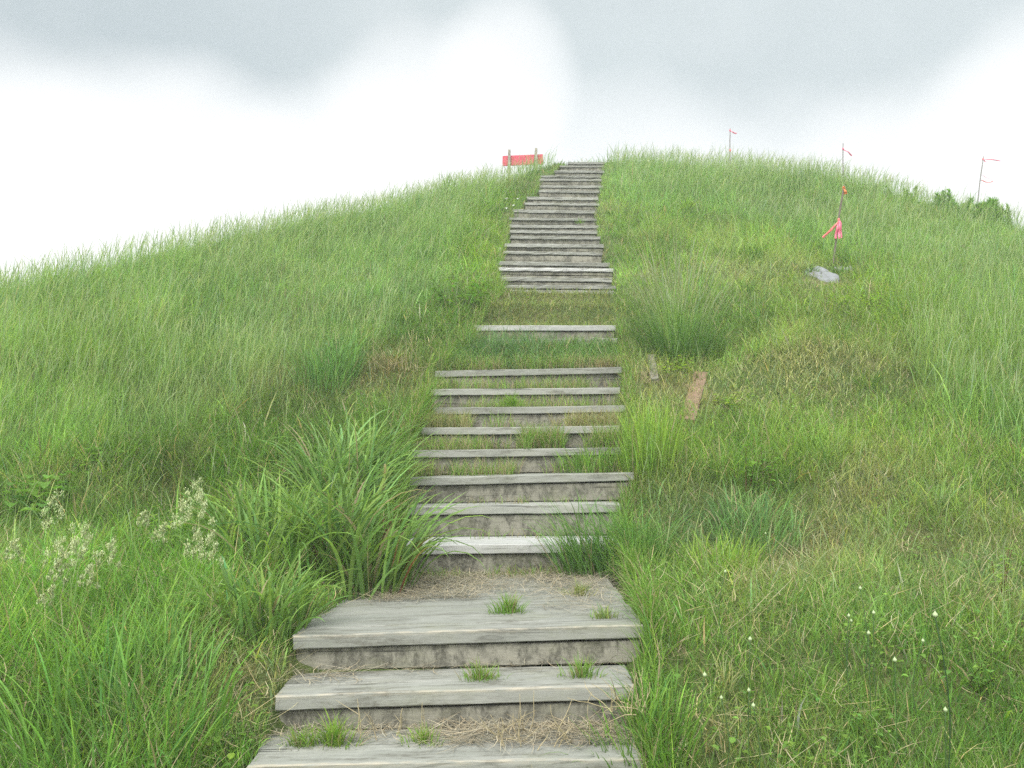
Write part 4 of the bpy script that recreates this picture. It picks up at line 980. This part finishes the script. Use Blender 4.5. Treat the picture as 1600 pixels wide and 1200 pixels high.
grey = mix(nt, glow(20, -60, 2, 22, .6), grey, (.185, .213, .225))
cl = mix(nt, tot, grey, SKY_WHITE)
# the cloud deck grows brighter overhead, as overcast skies do
sep = nt.nodes.new('ShaderNodeSeparateXYZ'); nt.links.new(nrm.outputs[0], sep.inputs[0])
zr = N(nt, 'ShaderNodeMapRange', interpolation_type='SMOOTHSTEP'); nt.links.new(sep.outputs['Z'], zr.inputs['Value'])
zr.inputs['From Min'].default_value = .52; zr.inputs['From Max'].default_value = .92; zr.inputs['To Min'].default_value = 1; zr.inputs['To Max'].default_value = ZENITH
cl = mix(nt, 1.0, cl, zr.outputs['Result'], 'MULTIPLY')
rear = N(nt, 'ShaderNodeMapRange', interpolation_type='SMOOTHSTEP'); nt.links.new(sep.outputs['Y'], rear.inputs['Value'])
rear.inputs['From Min'].default_value = .45; rear.inputs['From Max'].default_value = -.55
cl = mix(nt, rear.outputs['Result'], cl, REAR)
sk = mix(nt, 1.0, cl, (10.0, 10.0, 10.0), 'MULTIPLY')
fin = mix(nt, .96, sky.outputs[0], sk)
nt.links.new(fin, bg.inputs['Color']); bg.inputs['Strength'].default_value = .1 * SKY_GAIN
sl = bpy.data.lights.new('sun', 'SUN'); sl.energy = SUN_E; sl.angle = math.radians(22); sl.color = (1, .97, .92)
so = bpy.data.objects.new('sun', sl); C.objects.link(so)
from mathutils import Vector
sv = Vector((math.sin(SUN_AZ) * math.cos(SUN_EL), math.cos(SUN_AZ) * math.cos(SUN_EL), math.sin(SUN_EL)))
so.rotation_euler = sv.to_track_quat('Z', 'Y').to_euler(); so.location = (0, 0, 20)
cam = bpy.data.cameras.new('camera'); cam.sensor_width = 36; cam.lens = 36 * F / 1600; cam.clip_start = .05; cam.clip_end = 3000
co = bpy.data.objects.new('camera', cam); C.objects.link(co); co.rotation_euler = (PI / 2 + PITCH, 0, 0)
S = bpy.context.scene; S.camera = co
S.view_settings.view_transform = 'Standard'; S.view_settings.look = 'None'; S.view_settings.gamma = 1; S.view_settings.exposure = EXPO
S.cycles.max_bounces = 9; S.cycles.diffuse_bounces = 8; S.cycles.transmission_bounces = 8; S.cycles.volume_bounces = 1; S.cycles.use_denoising = False; S.cycles.use_adaptive_sampling = False
